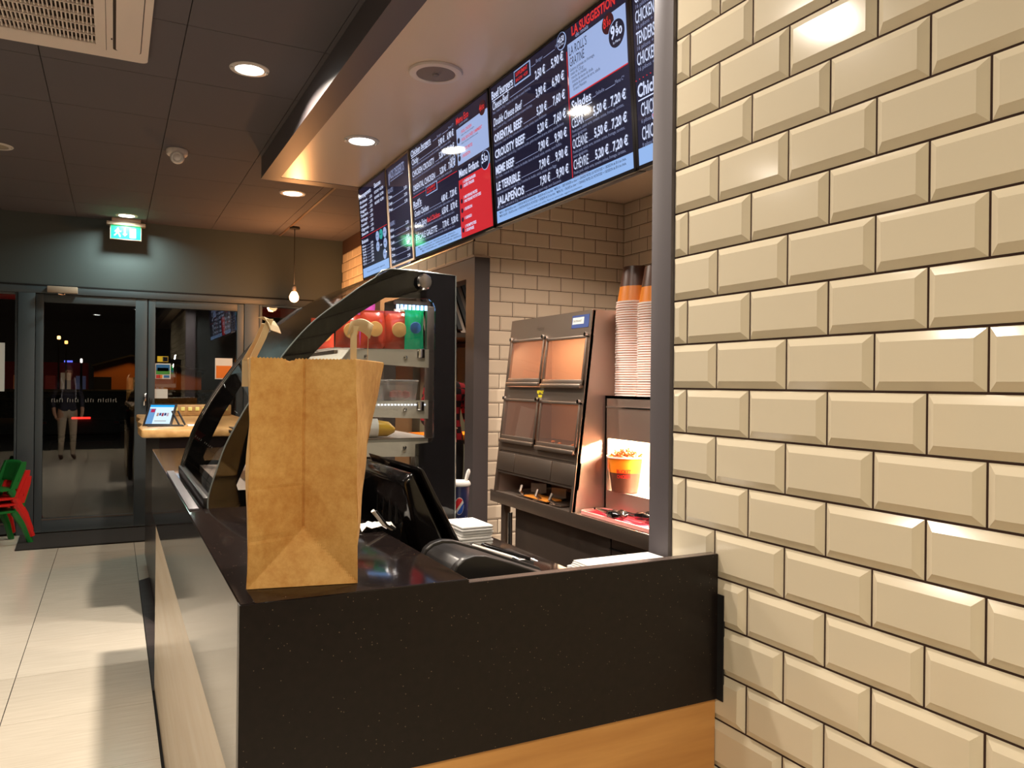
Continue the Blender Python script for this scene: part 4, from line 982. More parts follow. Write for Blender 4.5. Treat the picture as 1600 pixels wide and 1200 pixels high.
# block the pens lie on
tag(B().box(.735, .90, 1.632, 1.76, WZ, 1.036, .008).obj('card_terminal', M['blacksatin']), 'low black box beside the printer with pens on it', 'card terminal')

# crumpled receipts left of the register
t = thing('receipt_paper', 'crumpled white receipt slips between the bag and the register', 'receipt', (.60, 1.78, CT))
rb = B(); vs = []
for i in range(8):
    for j in range(5): vs.append((.525+.012*i, 1.80+.018*j, CT+.004+.012*abs(math.sin(i*1.3+j*.9))))
rb.add(vs, [(i*5+j, i*5+j+1, (i+1)*5+j+1, (i+1)*5+j) for i in range(7) for j in range(4)]); o = rb.obj('slip', M['paperw'], t); o.modifiers.new('th', 'SOLIDIFY').thickness = .001
B().tube([(.545, 1.78, CT+.055), (.575, 1.79, CT+.02), (.60, 1.80, CT+.004)], [.005, .005, .004], 8).obj('curl', M['paperw'], t)
B().tube([(.552, 1.775, CT+.055), (.582, 1.785, CT+.018), (.605, 1.795, CT+.004)], .0025, 8).obj('cable', M['blackmatte'], t)

# napkins: a stack, folded edges visible
t = thing('napkin_stack', 'stack of white paper napkins on the worktop', 'napkins', (.985, 2.21, WZ))
z = WZ+.0005
for k in range(9):
    j1, j2 = random.uniform(-.003, .003), random.uniform(-.003, .003)
    b = B().box(.925+j1, 1.028+j1, 2.13+j2, 2.28+j2, z, z+.0075, .003); o = b.obj('napkin', M['paperw'], t); z += .0083
# drink cup with lid
t = thing('drink_cup', 'blue paper soda cup with white lid behind the display glass', 'cup', (1.098, 2.50, WZ))
cc = (1.068, 2.49, WZ)
B().lathe([(.0005, 0), (.029, 0), (.030, .005), (.038, .148), (.040, .150), (.0385, .153)], cc, 32).obj('cup_body', M['bluecup'], t)
B().lathe([(.0405, .149), (.042, .153), (.0405, .160), (.036, .165), (.0005, .166)], cc, 32).obj('lid', M['white'], t)
B().tube([(cc[0]+.020, cc[1]-.012, WZ+.16), (cc[0]+.026, cc[1]-.014, WZ+.182), (cc[0]+.030, cc[1]-.016, WZ+.198), (cc[0]+.031, cc[1]-.016, WZ+.206)], [.0055, .007, .007, .003], 10).obj('spoon_end', M['white'], t)
def on_cup(nm, m, pts, off, z0=0):
    """pts: (angle deg, height) fans wrapped on the cup wall"""
    b = B(); vs = []
    for a, h in pts:
        r = .030+(.038-.030)*(h/.148)+off; an = math.radians(a); vs.append((cc[0]+r*math.cos(an), cc[1]+r*math.sin(an), WZ+h))
    n = len(vs); b.add(vs, [tuple(range(n))]); return b.obj(nm, m, t)
a0 = -108
def wavy(k, n=14, A=26, h0=.082, hr=.030, part='top'):
    def wv(s): return .010*math.sin(s*1.2)*1.0+s*.012
    up = []
    for i in range(n+1):
        s = -1+2*i/n; hh = math.sqrt(max(0, 1-s*s))*hr
        up.append((s, hh))
    if part == 'disc': return [(a0+A*s, h0+h) for s, h in up]+[(a0+A*s, h0-h) for s, h in up[::-1]]
    if part == 'top': return [(a0+A*s*.93, h0+h*.93) for s, h in up]+[(a0+A*s*.93, min(h0+h*.93, h0+.004+wv(s))) for s, h in up[::-1]]
    return [(a0+A*s*.93, h0-h*.93) for s, h in up]+[(a0+A*s*.93, max(h0-h*.93, h0-.010+wv(s))) for s, h in up[::-1]]
def strip_on_cup(nm, m, part, off):
    pts = wavy(0, part=part); n = len(pts)//2; b = B(); vs = []
    for a, h in pts:
        r = .030+.008*(h/.148)+off; an = math.radians(a); vs.append((cc[0]+r*math.cos(an), cc[1]+r*math.sin(an), WZ+h))
    b.add(vs, [(i, i+1, 2*n-2-i, 2*n-1-i) for i in range(n-1)]); b.obj(nm, m, t)
strip_on_cup('round_emblem', M['white'], 'disc', .0006); strip_on_cup('emblem_red', mat('logo_red', srgb=(212, 30, 40), rough=.4), 'top', .0012); strip_on_cup('emblem_blue', mat('logo_blue', srgb=(30, 80, 170), rough=.4), 'bot', .0012)
vs, fs = text_bm('pepsi', -.0, .0, .016, .052, .01)
tb = B(); tb.add([(cc[0]+.0325*math.cos(math.radians(a0-46)+x/.0325), cc[1]+.0325*math.sin(math.radians(a0-46)+x/.0325), WZ+.030+y) for x, y in vs], fs); tb.obj('cup_lettering', M['white'], t)
# folded white towel by the post
t = thing('paper_pile', 'white folded paper sheets lying behind the counter front by the post', 'paper', (1.05, 1.46, WZ))
B().box(.945, 1.105, 1.43, 1.56, WZ, 1.030, .002).obj('box_under', M['paperw'], t)
for k in range(4): B().box(.938+.003*k, 1.165-.002*k, 1.42+.004*k, 1.475+.06, 1.031+.004*k, 1.0345+.004*k, .001).obj('sheet', M['paperw'], t)

# ---------------------------------------------------------------- steel line in the kitchen
SX = 1.735; LZ = .905
t = thing('steel_worktop', 'long stainless steel kitchen worktop carrying the hot cabinets', 'worktop', (2.1, 2.9, 0))
B().box(SX, 2.5, 1.75, 3.63, LZ-.012, LZ, .002).obj('top', M['steel'], t)
B().box(SX-.002, SX+.012, 1.75, 3.63, LZ-.055, LZ+.004, .002).obj('front_lip', M['steel'], t)
for y in (3.55, 1.80):
    for x in (SX+.04, 2.44): B().box(x, x+.035, y, y+.035, 0, LZ-.012, .002).obj('leg', M['steel'], t)
B().box(SX+.07, 2.44, 1.80, 3.48, .12, LZ-.06).obj('cupboard', M['steeldark'], t)
B().box(SX+.062, SX+.07, 1.82, 2.62, .14, LZ-.075, .002).obj('cupboard_door', M['steeldark'], t)
B().box(SX+.062, SX+.07, 2.63, 3.46, .14, LZ-.075, .002).obj('cupboard_door', M['steeldark'], t)
B().tube([(SX+.05, 3.50, .2), (SX+.05, 3.50, LZ-.1)], .012, 10).obj('pipe', M['chrome'], t)
B().box(SX+.05, SX+.062, 1.80, 2.62, LZ-.115, LZ-.112).obj('seam', M['dark'], t)

# heated cabinet with slanted front
YL, YR = 3.585, 2.825
t = thing('heated_cabinet', 'tall stainless heated display cabinet with four tilting windows', 'hot cabinet', (2.0, 3.2, LZ))
fc = Frame((SX, YL, LZ), (0, -1, 0), (.095, 0, .85)); CW = YL-YR
def fx(z): return SX+(z-LZ)*.095/.85
zt_ = 1.775
prs = [(fx(LZ), LZ+.001), (2.35, LZ+.001), (2.35, zt_), (fx(zt_), zt_)]
for y in (YR, YL-.012): B().prism(prs, 'y', y, y+.012).obj('side_panel', M['steelside'], t)
B().box(2.06, 2.35, YR+.012, YL-.012, LZ, zt_).obj('back_panel', mat('orange_lit_steel', srgb=(196, 150, 120), rough=.5, metal=.35), t)  # warm cabinet light put into the colour of the steel back
B().box(fx(zt_), 2.35, YR+.012, YL-.012, zt_-.012, zt_).obj('roof', M['steel'], t)
for z in (1.155, 1.42): B().box(fx(z)+.01, 2.33, YR+.012, YL-.012, z, z+.012).obj('inner_shelf', M['steel'], t)
B().box(fx(1.0)+.01, 2.33, YR+.012, YL-.012, 1.005, 1.02).obj('inner_shelf', M['steel'], t)
b = B(); fc.box(b, .0, CW, 1.665-LZ, 1.778-LZ, -.012, 0.004); b.obj('header_panel', M['steel'], t)
b = B(); fc.box(b, .012, CW-.012, 1.375-LZ, 1.44-LZ, -.012, 0.002); b.obj('middle_band', M['steel'], t)
b = B(); fc.box(b, .0, CW, 1.12-LZ, 1.155-LZ, -.012, 0.002); b.obj('ledge', M['steel'], t)
b = B(); fc.box(b, .0, CW, 1.005-LZ, 1.12-LZ, -.02, -.002); b.obj('lower_panel', M['steeldark'], t)
for a, c in ((.006, .188), (.196, .548), (.556, CW-.008)):
    b = B(); fc.box(b, a, c, 1.018-LZ, 1.108-LZ, -.002, .004, .002); b.obj('drawer_plate', M['steel'], t)
for a, c in ((.0, .02), (CW-.02, CW)):
    b = B(); fc.box(b, a, c, 0, 1.67-LZ, -.014, .003); b.obj('corner_strip', M['steel'], t)
def cwin(u0, u1, z0, z1):
    v0, v1 = (z0-LZ)*1.006, (z1-LZ)*1.006; g = .012
    for (a, c, d, e) in ((u0, u1, v0, v0+.026), (u0, u1, v1-g, v1), (u0, u0+g, v0, v1), (u1-g, u1, v0, v1)):
        b = B(); fc.box(b, a, c, d, e, .0, .012, .002); b.obj('window_frame', M['steel'], t)
    b = B(); fc.box(b, u0+g, u1-g, v0+.02, v1-g, .004, .007); b.obj('window_pane', glass('cabinet_glass', (.98, .88, .78), boost=1.0, haze=.025), t)
    b = B(); fc.box(b, u0+.004, u1-.004, v0-.012, v0+.006, .004, .022, .004); b.obj('window_lip', M['steel'], t)
    for uu in (u0+.006, u1-.006):
        b = B(); fc.disc(b, uu, v1+.002, .009, .01, .022, 14); b.obj('hinge_knob', M['chrome'], t)
cwin(.030, .372, 1.452, 1.672); cwin(.392, .748, 1.446, 1.664); cwin(.022, .376, 1.168, 1.376); cwin(.396, .748, 1.160, 1.374)
for i, (yy, z, w_, c_) in enumerate(((3.37, 1.655, 1.5, (1, .8, .6)), (3.02, 1.655, 1.2, (1, .8, .6)), (3.37, 1.405, .26, (1, .66, .44)), (3.02, 1.405, .2, (1, .62, .4)))):
    area_light('cabinet_lamp', (fx(z)+.045, yy, z-.004), .05, w_, c_, rot=(0, -.75, 0), parent=t, shape='RECTANGLE', sy=.22)
for i in range(5):
    o = B().lathe([(.0005, .0), (.010, .003), (.012, .008), (.006, .013), (.0005, .014)], (1.86+.05*random.random(), YR+.08+.12*i, 1.1675), 10).obj('food_piece', M['foodbrown'], t)
b = B(); fc.text(b, 'Henny', .28, 1.712-LZ, .024, .07, .0048, .0); b.obj('embossed_mark', M['steeldark'], t)
b = B(); fc.box(b, .60, .74, 1.705-LZ, 1.762-LZ, .004, .0052); b.obj('notice_label', mat('label_blue', srgb=(52, 76, 140), rough=.5), t)
b = B(); fc.box(b, .607, .70, 1.722-LZ, 1.752-LZ, .005, .006); b.obj('label_white_field', cW, t)
b = B(); fc.text(b, 'CAUTION HOT', .612, 1.731-LZ, .010, .07, .0065); b.obj('label_text', cK, t)
b = B(); fc.text(b, 'PRETTY HOT', .345, 1.410-LZ, .014, .06, .003, .03); fc.text(b, 'FOOD', .36, 1.392-LZ, .012, .035, .003, .03); b.obj('yellow_lettering', mat('yellow_letters', srgb=(240, 220, 30), rough=.5), t)
# bottom opening with scoops
for i, (y, rz) in enumerate(((3.36, .5), (3.18, .35), (3.02, .1))):
    tt = thing('steel_scoop', 'steel serving scoop in the slot under the cabinet, '+('left one', 'middle one with fries', 'right one')[i], 'scoop', (1.83, y, LZ+.003), rz, 'scoops under the hot cabinet')
    b = B(); b.prism([(-.07, 0), (.07, .0), (.07, .05), (.064, .05), (.064, .006), (-.07, .006)], 'y', -.045, .045); b.obj('scoop_pan', M['steel'], tt, world=False)
    B().tube([(-.07, 0, .012), (-.10, 0, .03), (-.085, 0, .055)], .008, 8).obj('handle', M['steeldark'], tt, world=False)
B().box(SX+.02, SX+.10, 3.08, 3.30, LZ+.010, LZ+.016, .001).obj('glazed_tongue', mat('orange_reflector', srgb=(210, 130, 50), rough=.3), t)

# heat-lamp unit beside it
UX = 1.895; UY1, UY0, UZ = 2.822, 2.18, 1.405
t = thing('heat_lamp_unit', 'stainless heat lamp holding box with a bright open front', 'hot cabinet', (2.1, 2.5, LZ))
B().ring([(UY0, LZ+.001), (UY1, LZ+.001), (UY1, UZ), (UY0, UZ)], [(UY0+.02, 1.0), (UY1-.022, 1.0), (UY1-.022, 1.222), (UY0+.02, 1.222)], 'x', UX, UX+.012).obj('front_panel', M['steelside'], t)
B().box(UX, 2.36, UY1-.012, UY1-.0005, LZ+.001, UZ).obj('side_panel', M['steelside'], t)
B().box(UX, 2.36, UY0, UY0+.012, LZ+.001, UZ).obj('side_panel', M['steelside'], t)
B().box(2.348, 2.36, UY0, UY1, LZ+.001, UZ).obj('back_panel', M['steel'], t)
B().box(UX, 2.36, UY0, UY1, UZ-.012, UZ).obj('roof', M['steelside'], t)
B().box(UX+.012, 2.348, UY0+.012, UY1-.012, .985, .998).obj('floor_grid', M['steel'], t)
B().box(UX-.003, UX+.0, UY0, UY1-.01, UZ-.052, UZ-.046).obj('crease', M['chrome'], t)
for y in (2.42, 2.66):
    B().tube([(2.12, y-.09, 1.30), (2.12, y+.09, 1.30)], .012, 10).obj('heat_tube', mat('heat_tube_glow', (1, .7, .4), .4, emit=(1, .78, .5), es=12), t)
area_light('heat_light', (2.10, 2.56, 1.285), .5, 60, (1, .84, .62), parent=t, shape='RECTANGLE', sy=.12); bpy.data.objects['heat_light'].rotation_euler = (0, 0, PI/2)
# bucket of fries inside
def bucket_mesh(nm, inv):
    R, r, h = (.084, .060, .155) if inv else (.074, .054, .150)
    pr_ = [(.0005, 0), (r, 0), (r+(R-r)*.55, h*.55), (R, h), (R+.004, h+.001), (R+.004, h-.006), (R, h-.006)]
    ms = [1, 1, 0, 2, 2, 2]
    if inv: pr_ = [(x, h-z) for x, z in pr_]
    b = B().lathe(pr_, (0, 0, 0), 36, mis=ms)
    o = b.obj(nm, [M['orange'], M['brown'], M['rim']]); return o
t = thing('food_bucket', 'orange and brown paper bucket full of food under the heat lamp', 'bucket', (1.928, 2.718, 1.0015))
bo = bucket_mesh('bucket_body', False); bo.parent = t; WM[bo.name] = WM[t.name].copy()
fb_ = B()
for k in range(34):
    a = random.random()*6.28; r = .06*math.sqrt(random.random()); p = Vector((r*math.cos(a), r*math.sin(a), .145+.02*random.random())); d = Vector((random.uniform(-1, 1), random.uniform(-1, 1), random.uniform(.1, .9))).normalized()*.022
    fb_.tube([p-d, p+d], .0045, 6)
fb_.lathe([(.0005, .15), (.070, .143)], (0, 0, 0), 24); fo = fb_.obj('fries', M['foodbrown'], t, world=False); fo['kind'] = 'stuff'
fw = Frame((0, 0, 0), (1, 0, 0), (0, 0, 1))
vs, fs = text_bm('BUCKET', 0, 0, .016, .06, .03); aa = math.radians(205)
def wrapt(vs, fs, z0, R0, ang, nm, m):
    b = B(); b.add([((R0+y*.15)*math.cos(ang+x/R0), (R0+y*.15)*math.sin(ang+x/R0), z0+y) for x, y in vs], fs); b.obj(nm, m, t, world=False)
wrapt(vs, fs, .082, .0672, aa, 'red_lettering', M['red'])
vs, fs = text_bm('CHICKEN', 0, 0, .014, .055, .03); wrapt(vs, fs, .062, .0645, aa, 'red_lettering', M['red'])

# stacks of inverted buckets
proto = bucket_mesh('paper_bucket', True)
def stack(x, y, n, lab, g, first):
    for k in range(n):
        o = first if (k == 0 and first is not None) else proto.copy()
        if o is not first: COL.objects.link(o)
        o.location = (x+random.uniform(-.0012, .0012)+.00006*k, y+random.uniform(-.0012, .0012), UZ+.0015+k*.0101); o.rotation_euler = (0, 0, random.random()*6)
        tag(o, ('topmost ' if k == n-1 else '')+lab, 'bucket', g)
stack(1.990, 2.735, 40, 'upturned orange and brown paper bucket nested in the left stack', 'paper buckets in the left stack', proto)
stack(1.976, 2.560, 38, 'upturned orange and brown paper bucket nested in the right stack by the post', 'paper buckets in the right stack', None)

# red tray and tongs
t = thing('serving_tray', 'red plastic tray lying on the steel worktop', 'tray', (1.82, 2.56, LZ))
B().prism(rr(1.752, 1.890, 2.26, 2.80, .03), 'z', LZ+.0045, LZ+.010).obj('tray_base', M['traymat'], t)
B().ring(rr(1.750, 1.892, 2.258, 2.802, .03), rr(1.757, 1.885, 2.265, 2.795, .026), 'z', LZ+.0045, LZ+.019).obj('tray_rim', mat('tray_rim_pink', srgb=(222, 150, 140), rough=.35), t)
def tongs(c, rz, lab):
    tt = thing('serving_tongs', lab, 'tongs', c, rz, 'tongs on the red tray')
    for s_ in (-1, 1):
        B().tube([(-.11, 0, .012), (-.03, s_*.012, .014), (.05, s_*.018, .014)], [.006, .0055, .005], 8).obj('arm', M['chrome'], tt, world=False)
        B().tube([(.045, s_*.018, .016), (.07, s_*.026, .020), (.105, s_*.020, .022), (.125, s_*.006, .020)], [.007, .016, .017, .006], 8).obj('nylon_head', M['blackgloss'], tt, world=False)
    B().tube([(-.115, -.006, .012), (-.12, 0, .012), (-.115, .006, .012)], .005, 8).obj('hinge', M['blackgloss'], tt, world=False)
tongs((1.80, 2.655, LZ+.012), -1.72, 'small tongs with black tips at the left of the red tray')
tongs((1.850, 2.56, LZ+.014), -1.52, 'large tongs with black scalloped heads at the right of the red tray')

# ---------------------------------------------------------------- back kitchen furniture
t = thing('extractor_hood', 'steel extractor hood with slanting baffle filters in the back kitchen', 'extractor hood', (3.3, 7.2, 1.9))
B().box(2.75, 4.2, 7.3, 8.3, 1.92, 1.97).obj('rim', M['steel'], t)
B().prism([(7.3, 1.97), (8.3, 1.97), (8.3, 2.75), (7.9, 2.75)], 'x', 2.75, 4.2).obj('canopy', M['steeldark'], t)
B().box(3.1, 3.8, 7.92, 8.28, 2.74, CZ-.02).obj('chimney', M['steeldark'], t)
for k in range(14):
    x = 2.8+.1*k; b = B().prism([(7.285, 1.985), (7.86, 2.70), (7.85, 2.715), (7.275, 2.0)], 'x', x, x+.045); b.obj('baffle', M['blackmatte'], t)
tag(B().box(3.0, 3.9, 8.1, 8.34, 0, 1.86, .01).obj('kitchen_fridge', M['kitgrey']), 'tall blue grey cupboard at the back of the kitchen', 'cupboard')
t = thing('prep_table', 'steel prep table with a food pan coloured as orange-lit in the back kitchen', 'table', (3.1, 6.9, 0))
B().box(2.62, 3.6, 7.0, 7.5, .86, .90, .003).obj('table_top', M['steel'], t)
for x in (2.66, 3.52):
    for y in (7.0, 7.42): B().box(x, x+.04, y, y+.04, 0, .86).obj('leg', M['steel'], t)
B().box(2.64, 3.5, 6.97, 7.45, .90, .955, .004).obj('food_pan', M['orange'], t)  # orange light falling on the pan put into its colour
area_light('pan_light', (3.0, 7.2, 1.5), .5, 16, (1, .55, .25), parent=t)

# ---------------------------------------------------------------- far door counter (slab) and tablet
t = thing('door_counter', 'dark side counter with a thick live-edge wooden slab top', 'counter', (.6, 6.1, 0))
edge = [(.145, 5.03), (.30, 5.01), (.50, 5.04), (.70, 5.02), (.92, 5.03), (.92, 7.3), (.17, 7.3), (.163, 6.9), (.178, 6.5), (.150, 6.1), (.168, 5.7), (.135, 5.35)]
bm = bmesh.new(); vs = [bm.verts.new((x, y, 1.112)) for x, y in edge]; f = bm.faces.new(vs); g = bmesh.ops.extrude_face_region(bm, geom=[f])
bmesh.ops.translate(bm, vec=(0, 0, .05), verts=[e for e in g['geom'] if isinstance(e, bmesh.types.BMVert)]); bmesh.ops.recalc_face_normals(bm, faces=bm.faces[:])
bmesh.ops.bevel(bm, geom=bm.edges[:], offset=.014, segments=2, profile=.5, affect='EDGES')
b = B(); b.bm(bm, 0, True); b.obj('slab_top', M['slab'], t)
B().box(.245, .90, 5.08, 7.2, .0, 1.112).obj('counter_body', mat('brown_black_panel', srgb=(34, 24, 24), rough=.25), t)
t = thing('tablet', 'glowing tablet on a black stand on the wooden slab', 'tablet', (.25, 5.4, 1.163))
bl_ = Vector((.172, 5.42, 1.172)); uu = Vector((.150, -.045, 0)); vv_ = Vector((.070, .125, .122))
ft = Frame(bl_, uu, vv_ - uu*(vv_.dot(uu)/uu.dot(uu)) + uu*.0)
TW, TH = uu.length, ft.v.dot(vv_)
b = B(); ft.box(b, -.008, TW+.008, -.008, TH+.008, -.010, 0, .002); b.obj('casing', M['blacksatin'], t)
b = B(); ft.box(b, .006, TW-.006, .006, TH-.006, 0, .0008); b.obj('display', emis('tablet_white', (214, 238, 255), 1.1), t)
b = B(); ft.box(b, .006, TW-.006, TH-.026, TH-.006, .0006, .0014); b.obj('blue_bar', emis('tablet_blue', (40, 170, 240), 1.1), t)
b = B(); ft.box(b, .006, .045, .006, TH-.04, .0006, .0014); b.obj('side_menu', emis('tablet_steelblue', (110, 160, 210), 1.0), t)
b = B(); ft.box(b, .018, .042, TH-.075, TH-.045, .0012, .002); b.obj('red_tile', emis('tablet_red', (180, 40, 80), 1.0), t)
for k in range(5): b = B(); ft.box(b, .058+.015*k, .07+.015*k, .075+.006*(k % 2), .105, .0006, .0016); b.obj('photo_tile', emis('tablet_photo', ((190, 150, 130), (60, 80, 140), (160, 60, 80), (50, 60, 110), (200, 180, 190))[k], .9), t)
b = B(); ft.box(b, .055, .125, .028, .034, .0006, .0016); b.obj('text_line', emis('tablet_tan', (170, 160, 150), .9), t)
for dx in (0, .035): B().tube([(.335+dx, 5.44, 1.255), (.375+dx, 5.40, 1.168)], .006, 8).obj('stand_leg', M['blackmatte'], t)
B().box(.19, .40, 5.33, 5.45, 1.1625, 1.168, .002).obj('base_plate', M['blackmatte'], t)
tag(B().box(.42, .50, 5.32, 5.38, 1.1625, 1.172, .002).obj('paper_block', M['paperw']), 'small white paper block on the slab beside the tablet', 'paper block')
t = thing('glitter_box', 'long low box with a row of yellow lights on the slab', 'box', (.62, 6.9, 1.163))
B().box(.36, .88, 6.9, 7.15, 1.163, 1.25, .004).obj('box_body', M['slab'], t)
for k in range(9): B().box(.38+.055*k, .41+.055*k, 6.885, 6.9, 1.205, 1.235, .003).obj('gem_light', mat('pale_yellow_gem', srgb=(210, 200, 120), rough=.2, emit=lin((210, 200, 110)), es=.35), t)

# ---------------------------------------------------------------- stacked children's chairs
def kid_chair(m, mi, name, label, z, x=-.90, y=8.10, dx=0):
    t = thing(name, label, 'chair', (x+dx, y, z), .55, 'stacked children chairs')
    def part(b, nm, mm=None): return b.obj(nm, mm or m, t, world=False)
    # the chair faces -x (left); back on the right
    part(B().prism(rr(-.16, .13, -.145, .145, .04), 'z', .285, .303), 'seat')
    bb = B(); vs = []
    N = 8
    for i in range(N+1):
        a = -1+2*i/N
        for j in range(6):
            h = j/5; wv = .15*(1-.12*h**3); yy = a*wv; zz = .36+.18*h*(1-.10*a**4); xx = .135+.045*h+.018*(1-a*a)
            vs.append((xx, yy, zz))
    bb.add(vs, [(i*6+j, i*6+j+1, (i+1)*6+j+1, (i+1)*6+j) for i in range(N) for j in range(5)], 0, True)
    o = part(bb, 'backrest'); o.modifiers.new('th', 'SOLIDIFY').thickness = .010
    for s_ in (-1, 1):
        part(B().prism([(.075, .30), (.145, .30), (.195, .46), (.205, .53), (.165, .53), (.12, .42)], 'y', s_*.135-.014, s_*.135+.014), 'back_upright')
        for sx in (-1, 1):
            lg = B().tube([(sx*.10-.01, s_*.12, .29), (sx*.16-.0, s_*.145, .15), (sx*.205, s_*.165, .0)], [.036, .030, .024], 8); part(lg, 'leg')
    return t
kid_chair(M['green'], 0, 'child_chair', 'green child chair at the bottom of the stack by the door post', 0.0, dx=.0)
kid_chair(M['red'], 0, 'child_chair', 'lower red child chair in the stack by the door post', .062, dx=.010)
kid_chair(M['red'], 0, 'child_chair', 'upper red child chair in the stack by the door post', .115, dx=.0)
kid_chair(M['green'], 0, 'child_chair', 'green child chair on top of the stack by the door post', .19, dx=-.03)

# ---------------------------------------------------------------- people
def skin_mesh(verts, edges, radii, root=0, lv=2):
    me = bpy.data.meshes.new('sk'); me.from_pydata(verts, edges, []); o = bpy.data.objects.new('sk', me); COL.objects.link(o)
    md = o.modifiers.new('s', 'SKIN'); md.use_smooth_shade = True
    for i, r in enumerate(radii):
        sv = me.skin_vertices[0].data[i]; sv.radius = r if isinstance(r, tuple) else (r, r); sv.use_root = (i == root)
    sd = o.modifiers.new('d', 'SUBSURF'); sd.levels = lv; sd.render_levels = lv
    dg = bpy.context.evaluated_depsgraph_get(); m2 = bpy.data.meshes.new_from_object(o.evaluated_get(dg)); bpy.data.objects.remove(o); return m2
def person(loc, rz, label, H, mats, arms, hair_m, extra=None):
    """mats: top, trousers, skin, shoe ; local frame: faces -y"""
    t = thing('person', label, 'person', loc, rz)
    s = H/1.75
    V = [(0,0,.95),(0,0,1.08),(0,.01,1.25),(0,.015,1.40),(0,.01,1.47),(0,-.005,1.54),(0,-.015,1.62),(0,-.012,1.70)]
    R = [(.15,.11),(.135,.10),(.155,.105),(.13,.09),(.06,.06),(.055,.058),(.078,.095),(.068,.085)]
    E = [(i, i+1) for i in range(7)]
    for sg in (-1, 1):
        k = len(V); V += [(sg*.09,0,.88),(sg*.10,-.01,.50),(sg*.105,.02,.12),(sg*.108,.01,.06),(sg*.115,-.10,.035)]; R += [(.095,.10),.062,.045,.042,(.042,.03)]
        E += [(0,k),(k,k+1),(k+1,k+2),(k+2,k+3),(k+3,k+4)]
        k = len(V); A = arms[0 if sg < 0 else 1]; V += [(sg*.17,.01,1.40)]+A; R += [.062,.046,.034,.030]; E += [(3,k),(k,k+1),(k+1,k+2),(k+2,k+3)]
        # hand with five fingers
        h = Vector(A[2]); w_ = Vector(A[1]); d = (h-w_).normalized(); side = Vector((0, 1, 0)) if abs(d.y) < .8 else Vector((1, 0, 0)); side = (side-d*side.dot(d)).normalized()
        p = h+d*.05; k0 = len(V)-1; V.append(tuple(p)); R.append((.030,.016)); E.append((k0, len(V)-1)); kp = len(V)-1
        for fi in range(4):
            o1 = p+side*(.024-.016*fi)+d*.035; o2 = o1+d*(.032-.004*abs(fi-1))+side*0
            V += [tuple(o1), tuple(o2)]; R += [.0088,.0075]; E += [(kp, len(V)-2), (len(V)-2, len(V)-1)]
        th = h+d*.02+side*.035; V += [tuple(th), tuple(th+d*.03+side*.008)]; R += [.0095,.008]; E += [(k0, len(V)-2), (len(V)-2, len(V)-1)]
    V = [tuple(Vector(v)*s) for v in V]; R = [(tuple(q*s for q in r) if isinstance(r, tuple) else r*s) for r in R]
    me = skin_mesh(V, E, R); me.materials.clear()
    for q in mats: me.materials.append(q)
    for pl_ in me.polygons:
        c = pl_.center; z = c.z/s; hx = abs(c.x)/s
        wr_ = min((Vector(c)/s-Vector(A[2])).length for A in arms)
        if z > 1.50: mi = 2
        elif wr_ < .13: mi = 2
        elif z > .93 or hx > .19: mi = 0
        elif z > .09: mi = 1
        else: mi = 3
        pl_.material_index = mi; pl_.use_smooth = True
    o = bpy.data.objects.new('body', me); COL.objects.link(o); o.parent = t; WM[o.name] = WM[t.name]
    hb_ = B().lathe([(.0005,.125),(.05,.115),(.082,.07),(.090,.02),(.080,-.04),(.06,-.07)], (0,.016*s,1.655*s), 20)
    hb_.v = [(x*s, y*1.12 if y > 0 else y*.75, z) for x, y, z in hb_.v]; hb_.obj('hair', hair_m, t, world=False)
    nb = B().prism([(-.012,0),(.012,0),(0,.045)], 'y', -.125*s, -.095*s); nb.v = [(x, y, z+1.60*s) for x, y, z in nb.v]; nb.obj('nose', mats[2], t, world=False)
    for sg in (-1, 1):
        eb_ = B().lathe([(.0005,-.006),(.011,-.003),(.013,.006)], (sg*.032*s, -.098*s, 1.655*s), 12, axis='y'); eb_.obj('eye', M['blackmatte'], t, world=False)
        eb_ = B().lathe([(.0005,-.01),(.018,0),(.0005,.01)], (sg*.082*s, .0, 1.64*s), 12, axis='x'); eb_.obj('ear', mats[2], t, world=False)
    B().box(-.022*s, .022*s, -.104*s, -.094*s, 1.572*s, 1.58*s).obj('mouth', mat('lip', srgb=(150, 80, 70), rough=.6), t, world=False)
    if extra: extra(t, s)
    return t
skin_ = mat('skin', srgb=(196, 150, 124), rough=.55)
def plaid():
    m = mat('red_black_plaid', srgb=(170, 24, 34), rough=.85); n = m.node_tree.nodes; l = m.node_tree.links; b = n['Principled BSDF']
    tc = n.new('ShaderNodeTexCoord'); ck = n.new('ShaderNodeTexChecker'); ck.inputs['Scale'].default_value = 17
    ck.inputs[1].default_value = (*lin((176, 26, 38)), 1); ck.inputs[2].default_value = (*lin((34, 14, 18)), 1)
    l.new(tc.outputs['Object'], ck.inputs[0]); l.new(ck.outputs[0], b.inputs['Base Color']); return m
arms_r = [[(-.22, .01, 1.12), (-.20, -.20, 1.02), (-.16, -.30, 1.04)], [(.25, .05, 1.12), (.21, -.16, .98), (.16, -.28, 1.0)]]
person((2.70, 6.60, 0), .1, 'cook in a red and black plaid shirt in the kitchen opening', 1.76, [plaid(), M['blackmatte'], skin_, M['blackmatte']], arms_r, mat('dark_hair', srgb=(40, 28, 22), rough=.7))
def backpack(t, s):
    B().box(-.15, .15, .09, .25, 1.02, 1.42, .05).obj('backpack', mat('black_backpack', srgb=(30, 28, 40), rough=.6), t, world=False)
    for sg in (-1, 1): B().tube([(sg*.10, .12, 1.42), (sg*.11, 0, 1.475), (sg*.10, -.10, 1.36), (sg*.12, -.06, 1.10), (sg*.12, .10, 1.06)], .013, 8).obj('strap', mat('pale_strap', srgb=(150, 150, 166), rough=.6), t, world=False)
